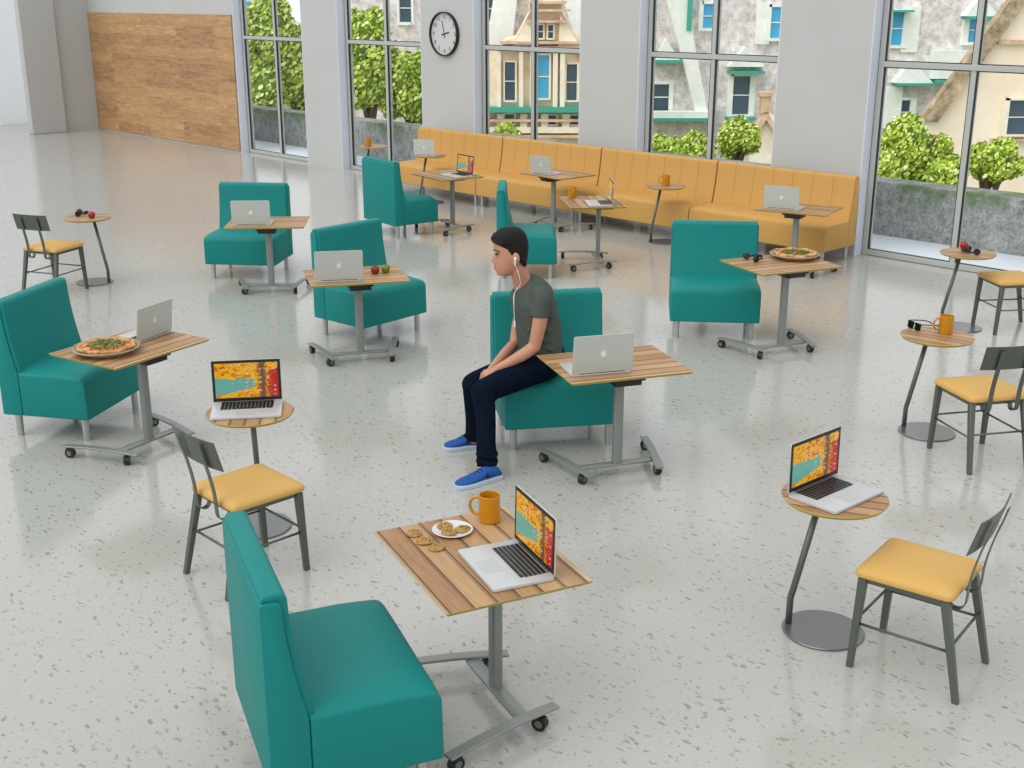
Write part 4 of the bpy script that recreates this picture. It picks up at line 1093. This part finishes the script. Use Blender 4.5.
# torso core under the shirt, arms, hands
SH = {'n': (at(541.5, 296, 7.19)), 'f': (at(528, 292, 7.52))}
tube(body, [at(528, 291, 7.36), at(536, 302, 7.36), at(540, 325, 7.36), at(541, 350, 7.36)], [(.05, .08), (.085, .13), (.085, .12), (.09, .12)], 16)
def limb(b, pts, rad, n=16): tube(b, smoothpath(pts, 5), [r for r in interp(rad, (len(pts)-1)*5+1)], n)
def interp(r, n):
    out = []
    for k in range(n):
        t_ = k*(len(r)-1)/(n-1); i_ = min(int(t_), len(r)-2); f_ = t_-i_; out.append(r[i_]*(1-f_)+r[i_+1]*f_)
    return out
elN = at(534.5, 346.5, 7.15); wrN = at(495.0, 370.0, 7.085)
elF = at(515.5, 342.5, 7.46); wrF = at(490.6, 369.5, 7.17)
limb(body, [SH['n'], at(540, 320, 7.16), elN], [.044, .046, .039]); ell(body, elN, (.040, .040, .040)); limb(body, [elN, at(521, 356, 7.12), wrN], [.039, .038, .022])
limb(body, [SH['f'], at(519, 322, 7.50), elF], [.042, .043, .037]); limb(body, [elF, at(505, 354, 7.32), wrF], [.036, .036, .021])
def hand_(b, wr, dirv, down, side, L=.115):
    """palm from the wrist along dirv, back of the hand away from down, five bent fingers, thumb to side"""
    dirv = dirv.normalized(); down = (down-dirv*down.dot(dirv)).normalized(); lat = dirv.cross(down).normalized()
    if lat.dot(side) < 0: lat = -lat
    pc = wr+dirv*.040
    rm = Matrix((dirv, lat, down)).transposed()
    ell(b, pc, (.045, .037, .016), rm, 16, 12); ell(b, wr+dirv*.008, (.030, .025, .019), rm, 14, 10)
    for k, (o_, l_) in enumerate(((.030, .062), (.0102, .072), (-.0102, .066), (-.0298, .050))):
        k0 = pc+dirv*.030+lat*o_
        k1 = k0+(dirv*.85+down*.5)*l_*.45; k2 = k1+(dirv*.35+down*.95)*l_*.32; k3 = k2+(dirv*-.25+down*1.0)*l_*.26
        tube(b, [k0-dirv*.02, k0, k1, k2, k3], [.0084, .0086, .0080, .0074, .0066], 10)
        ell(b, k3, (.0066, .0066, .0066), None, 8, 6)
    t0 = wr+dirv*.03+lat*.026; t1 = t0+(dirv*.5+lat*.55+down*.35)*.035; t2 = t1+(dirv*.85+lat*.05+down*.4)*.033
    tube(b, [t0-lat*.012, t0, t1, t2], [.012, .0125, .0105, .0086], 10); ell(b, t2, (.0088,)*3, None, 8, 6)
hand_(body, wrN, at(485.5, 378.5, 7.05)-wrN, Vector((.1, .75, -.6)), Vector((-.2, .3, .9)))
hand_(body, wrF, at(483.0, 378.0, 7.12)-wrF, Vector((.1, -.75, -.6)), Vector((-.2, -.3, .9)))
# ankles
ankN = at(487.5, 466, 6.77); ankF = at(474, 436, 7.27)
tube(body, [at(486.5, 450, 6.80), ankN, ankN+Vector((0, 0, -.05))], [.045, .042, .040], 14); tube(body, [at(474, 425, 7.26), ankF, ankF+Vector((0, 0, -.04))], [.042, .040, .038], 14)
# legs core so the body is one continuous surface
kneN = at(482.5, 391.5, 6.955); kneF = at(473.3, 383.8, 7.17)
hipN = at(549, 364, 7.29); hipF = at(536, 362, 7.47)
limb(body, [at(541, 350, 7.36), (hipN+hipF)/2+Vector((0, 0, .02))], [.09, .08]); 
for h_, k_, a_ in ((hipN, kneN, ankN), (hipF, kneF, ankF)):
    tube(body, [(hipN+hipF)/2, h_, k_, (k_+a_)/2, a_], [.06, .065, .05, .045, .042], 14)
ob = finish(pobj('body', body, M['skin']), .0036, 4)
# hair
HR = [(226.8, 506, 516, 4), (228.2, 501, 520, 7.5), (230.5, 497.5, 523, 10.5), (233.5, 493.8, 525.4, 12), (236.5, 491.4, 526.8, 12.8), (239, 490.9, 527.5, 13.2), (241.5, 492.8, 528.0, 13.2), (243.5, 498.5, 528.4, 12.9), (246.5, 501.8, 528.5, 12.9), (250, 504.4, 528.4, 12.8), (253, 507, 528.0, 12.6), (256, 509.3, 527.6, 12.2), (258, 516.5, 527.4, 11.8), (261, 520, 527.1, 11.0), (264, 521.7, 526.8, 9.4), (266, 523, 526.2, 5)]
b = NB(); loft(b, [head_ring(xf, xb, y, hw, .9 if y < 240 else .35) for y, xf, xb, hw in HR])
random.seed(5)
for k in range(60):
    a = random.uniform(0, PI*2); x = 509+16*math.cos(a); 
    ell(b, hp_(min(max(x, 495), 522), 232+abs(math.cos(a))*3+random.uniform(0, 3), 9*math.sin(a)), (2.6*PXM, 1.8*PXM, 1.5*PXM), Matrix.Rotation(random.uniform(-.6, .6), 3, 'Y'), 8, 6)
hr = finish(pobj('hair', b, M['hair']), .0045, 2)
# brows, eyes, lips, stubble
for s in (-1, 1):
    b = NB(); tube(b, [hp_(493.6, 249.8, s*2.6), hp_(495.4, 248.9, s*6.2), hp_(499.8, 249.8, s*9.4)], [.0035, .0042, .0025], 8, sx=.8); pobj('eyebrow', b, M['hair'])
    b = NB(); blob(b, 497.9, 253.9, s*5.6, 1.8, 2.0, 1.0); ey = pobj('eye', b, M['eyewhite'])
    b = NB(); blob(b, 496.7, 253.9, s*5.9, 1.2, 1.3, 1.15); blob(b, 497.4, 252.9, s*6.2, 2.1, 2.4, .5); o = pobj('iris', b, M['iris'], parent=ey)
b = NB(); blob(b, 494.7, 266.3, 0, 1.1, 3.4, .75); blob(b, 495.2, 268.7, 0, 1.1, 3.0, .8); pobj('lips', b, M['lip'])
b = NB(); tube(b, [hp_(496.6, 264.6, -3.6), hp_(494.2, 264.5, 0), hp_(496.6, 264.6, 3.6)], .0022, 8); pobj('moustache', b, M['beard'])
# T-shirt
b = NB(); rings = []
def tring(px, py, yd, af, bl_, n=32, tilt=0):
    c_ = at(px, py, yd); out = []
    for k in range(n):
        th = 2*PI*k/n; cx = math.copysign(abs(math.cos(th))**.85, math.cos(th)); sy = math.copysign(abs(math.sin(th))**.85, math.sin(th))
        out.append(c_+FD*cx*af+LD*sy*bl_+Vector((0, 0, -tilt*cx)))
    return out
for px, py, yd, af, bl_, ti in ((522.6, 282, 7.335, .050, .070, .050), (524.5, 282.8, 7.34, .066, .09, .050), (528, 285, 7.35, .090, .125, .046), (531, 290.5, 7.36, .118, .168, .034), (532.6, 299, 7.36, .133, .186, .016), (534.8, 311, 7.36, .138, .182, 0), (537.5, 322, 7.36, .139, .172, 0), (539, 334, 7.36, .139, .166, 0), (539.8, 346, 7.36, .134, .165, 0), (541, 355, 7.37, .128, .165, 0), (541.5, 361, 7.37, .122, .16, 0)):
    rings.append(tring(px, py, yd, af, bl_, tilt=ti))
loft(b, rings)
limb(b, [at(533, 294, 7.28), SH['n'], at(540.2, 308, 7.175), at(538.8, 317.5, 7.165)], [.052, .062, .060, .056])
limb(b, [at(528, 294, 7.44), SH['f'], at(524, 307, 7.515), at(522, 316, 7.505)], [.050, .058, .056, .053])
# soft folds
for k, (x, y, l_, a_) in enumerate(((548, 332, .07, .5), (545, 342, .09, .2), (550, 349, .08, -.1), (530, 330, .05, .9), (527, 345, .06, .1), (552, 318, .06, .9))):
    c_ = at(x, y, 7.20 if x > 540 else 7.21); tube(b, [c_-Vector((math.cos(a_), 0, math.sin(a_)))*l_/2, c_+Vector((0, -.006, 0)), c_+Vector((math.cos(a_), 0, math.sin(a_)))*l_/2], [.004, .011, .004], 8)
finish(pobj('t_shirt', b, M['shirt']), .0055, 5)
# jeans
b = NB()
tube(b, [at(541, 350, 7.37), at(542, 357, 7.38), at(543, 366, 7.39)], [(.11, .145), (.115, .15), (.11, .15)], 24)
ell(b, at(543, 365, 7.37), (.11, .16, .085), None, 20, 14)
limb(b, [hipN, (hipN+kneN)/2+Vector((0, 0, .004)), kneN], [.097, .091, .074]); limb(b, [kneN+Vector((0, 0, .004)), at(485.5, 415, 6.90), at(486, 442, 6.81), at(487.2, 466, 6.765)], [.074, .063, .060, .064])
limb(b, [hipF, (hipF+kneF)/2+Vector((0, 0, .004)), kneF], [.097, .089, .072]); limb(b, [kneF+Vector((0, 0, .004)), at(474, 405, 7.20), at(474.5, 420, 7.24), at(474.5, 438, 7.27)], [.072, .062, .058, .061])
for (k_, d_) in ((kneN, 1), (kneF, 1)): ell(b, k_+Vector((.0, .0, -.005)), (.074, .074, .074), None, 16, 12)
for x, y, Y_, r_ in ((487, 461, 6.735, .066), (487, 454, 6.74, .064), (474, 435, 7.25, .062)):
    c_ = at(x, y, Y_+.03); tube(b, [c_+Vector((.064*math.cos(q), .064*math.sin(q), .006*math.sin(2*q))) for q in [2*PI*k/20 for k in range(20)]], .007, 8, closed=True)
for s_ in (0, 1, 2):
    c_ = at(494+s_*6, 396-s_*3, 6.93+s_*.04); tube(b, [c_+Vector((-.02, -.0, .03)), c_+Vector((0, -.03, .0)), c_+Vector((.02, 0, -.03))], [.004, .009, .004], 8)
jn = finish(pobj('jeans', b, M['denim']), .006, 4)
b = NB(); tube(b, [hipN+Vector((-.012, -.088, .03)), hipN+Vector((.02, -.094, .005)), hipN+Vector((.035, -.088, -.03))], .0018, 6); tube(b, [at(538, 364, 7.193), at(533, 369, 7.178)], .0018, 6); pobj('pocket_stitching', b, M['stitch'])
# shoes
def shoe(heel, toe, ank, seed):
    d = (toe-heel); L = d.length; d.normalize(); lt = Vector((d.y, -d.x, 0))
    rt_ = None
    b = NB(); n = 20
    prof = [(0.0, .030, .050, .012), (.04, .036, .070, .0), (.12, .039, .098, 0), (.24, .040, .104, 0), (.36, .041, .096, 0), (.5, .046, .078, 0), (.65, .051, .064, 0), (.8, .050, .056, 0), (.92, .040, .048, 0), (1.0, .018, .034, 0)]
    rings = []
    for u_, hw, top, _ in prof:
        c_ = heel+d*(u_*L); r_ = []
        for k in range(n):
            th = 2*PI*k/n; x = math.cos(th)*hw; z = .016+(top-.016)*(.5+.5*math.sin(th)); 
            sq = 1.0 if math.sin(th) < 0 else (1-.25*math.sin(th)**2)
            r_.append(c_+lt*x*sq+Vector((0, 0, z)))
        rings.append(r_)
    loft(b, rings); 
    up_ = finish(pobj('shoe', b, M['blue_canvas']), .004, 3)
    b = NB(); sr = []
    for z, k in ((0, .95), (.003, 1.0), (.024, 1.02), (.027, .96)):
        ol = []
        for u_, hw, *_ in prof: ol.append(heel+d*(u_*L+(-.004 if u_ == 0 else 0)+(.006 if u_ == 1 else 0))+lt*(hw+.003)*k+Vector((0, 0, z)))
        for u_, hw, *_ in prof[::-1]: ol.append(heel+d*(u_*L+(-.004 if u_ == 0 else 0)+(.006 if u_ == 1 else 0))-lt*(hw+.003)*k+Vector((0, 0, z)))
        sr.append(ol)
    loft(b, sr); pobj('sole', b, M['sole'], parent=up_)
    b = NB()
    for k in range(4):
        c_ = heel+d*L*(.44+.07*k)+Vector((0, 0, .090-.009*k)); tube(b, [c_-lt*.024+Vector((0, 0, -.012)), c_, c_+lt*.024+d*.01+Vector((0, 0, -.012))], .0028, 6)
    pobj('laces', b, M['navy_mark'], parent=up_)
    sd_ = lt if lt.y < 0 else -lt
    b = NB(); c_ = heel+d*L*.36+sd_*.0415+Vector((0, 0, .042)); 
    q = [c_-d*.02, c_+d*.02, c_+d*.002+Vector((0, 0, .03))-sd_*.004]
    f_ = [b.verts.new(p_+sd_*.0035) for p_ in q]; g_ = [b.verts.new(p_-sd_*.006) for p_ in q]
    b.faces.new(f_); b.faces.new(g_[::-1])
    for k in range(3): b.faces.new((f_[k], g_[k], g_[(k+1) % 3], f_[(k+1) % 3]))
    bmesh.ops.recalc_face_normals(b, faces=b.faces); tag(pobj('side_mark', b, M['navy_mark'], parent=up_, smooth=False), 'dark triangular mark on the shoe side')
    return up_
hN = Vector((-.075, 6.765, 0)); tN = Vector((-.335, 6.585, 0)); shoe(hN, tN, ankN, 1)
hF = Vector((-.215, 7.295, 0)); tF = Vector((-.440, 7.235, 0)); shoe(hF, tF, ankF, 2)
# earphones
er = empty('earphones', PO); tag(er, 'white wired earphones worn by the seated man, cord hanging to his chest', 'earphones')
def eobj(name, bm, mt): bmesh.ops.translate(bm, vec=-PO, verts=bm.verts); return obj(name, bm, mt, er)
for s in (1, -1):
    b = NB(); ell(b, hp_(515.2, 256, s*14.2), (.010, .006, .012), None, 12, 8); tube(b, [hp_(515.2, 256, s*14.6), hp_(515.0, 262.5, s*14.4)], .0042, 10); eobj('earbud', b, M['white_plastic'])
b = NB(); tube(b, smoothpath([hp_(515.0, 262, 14.4), hp_(517.5, 268, 12.5), hp_(519.8, 276, 12.5), at(520.5, 284, 7.245), at(517, 289, 7.225), at(514.4, 294, 7.23), at(513.9, 306, 7.215), at(514.6, 322, 7.215)], 6), .0020, 8)
tube(b, smoothpath([hp_(515.0, 262, -14.4), hp_(519, 272, -11), at(519, 284, 7.40), at(514.5, 293, 7.27), at(513.6, 299, 7.232), at(513.9, 306, 7.217)], 5), .0020, 8); eobj('cord', b, M['white_plastic'])
b = NB(); tube(b, [at(514.6, 321, 7.213), at(514.8, 327, 7.213)], .006, 10); eobj('inline_remote', b, M['white_plastic'])
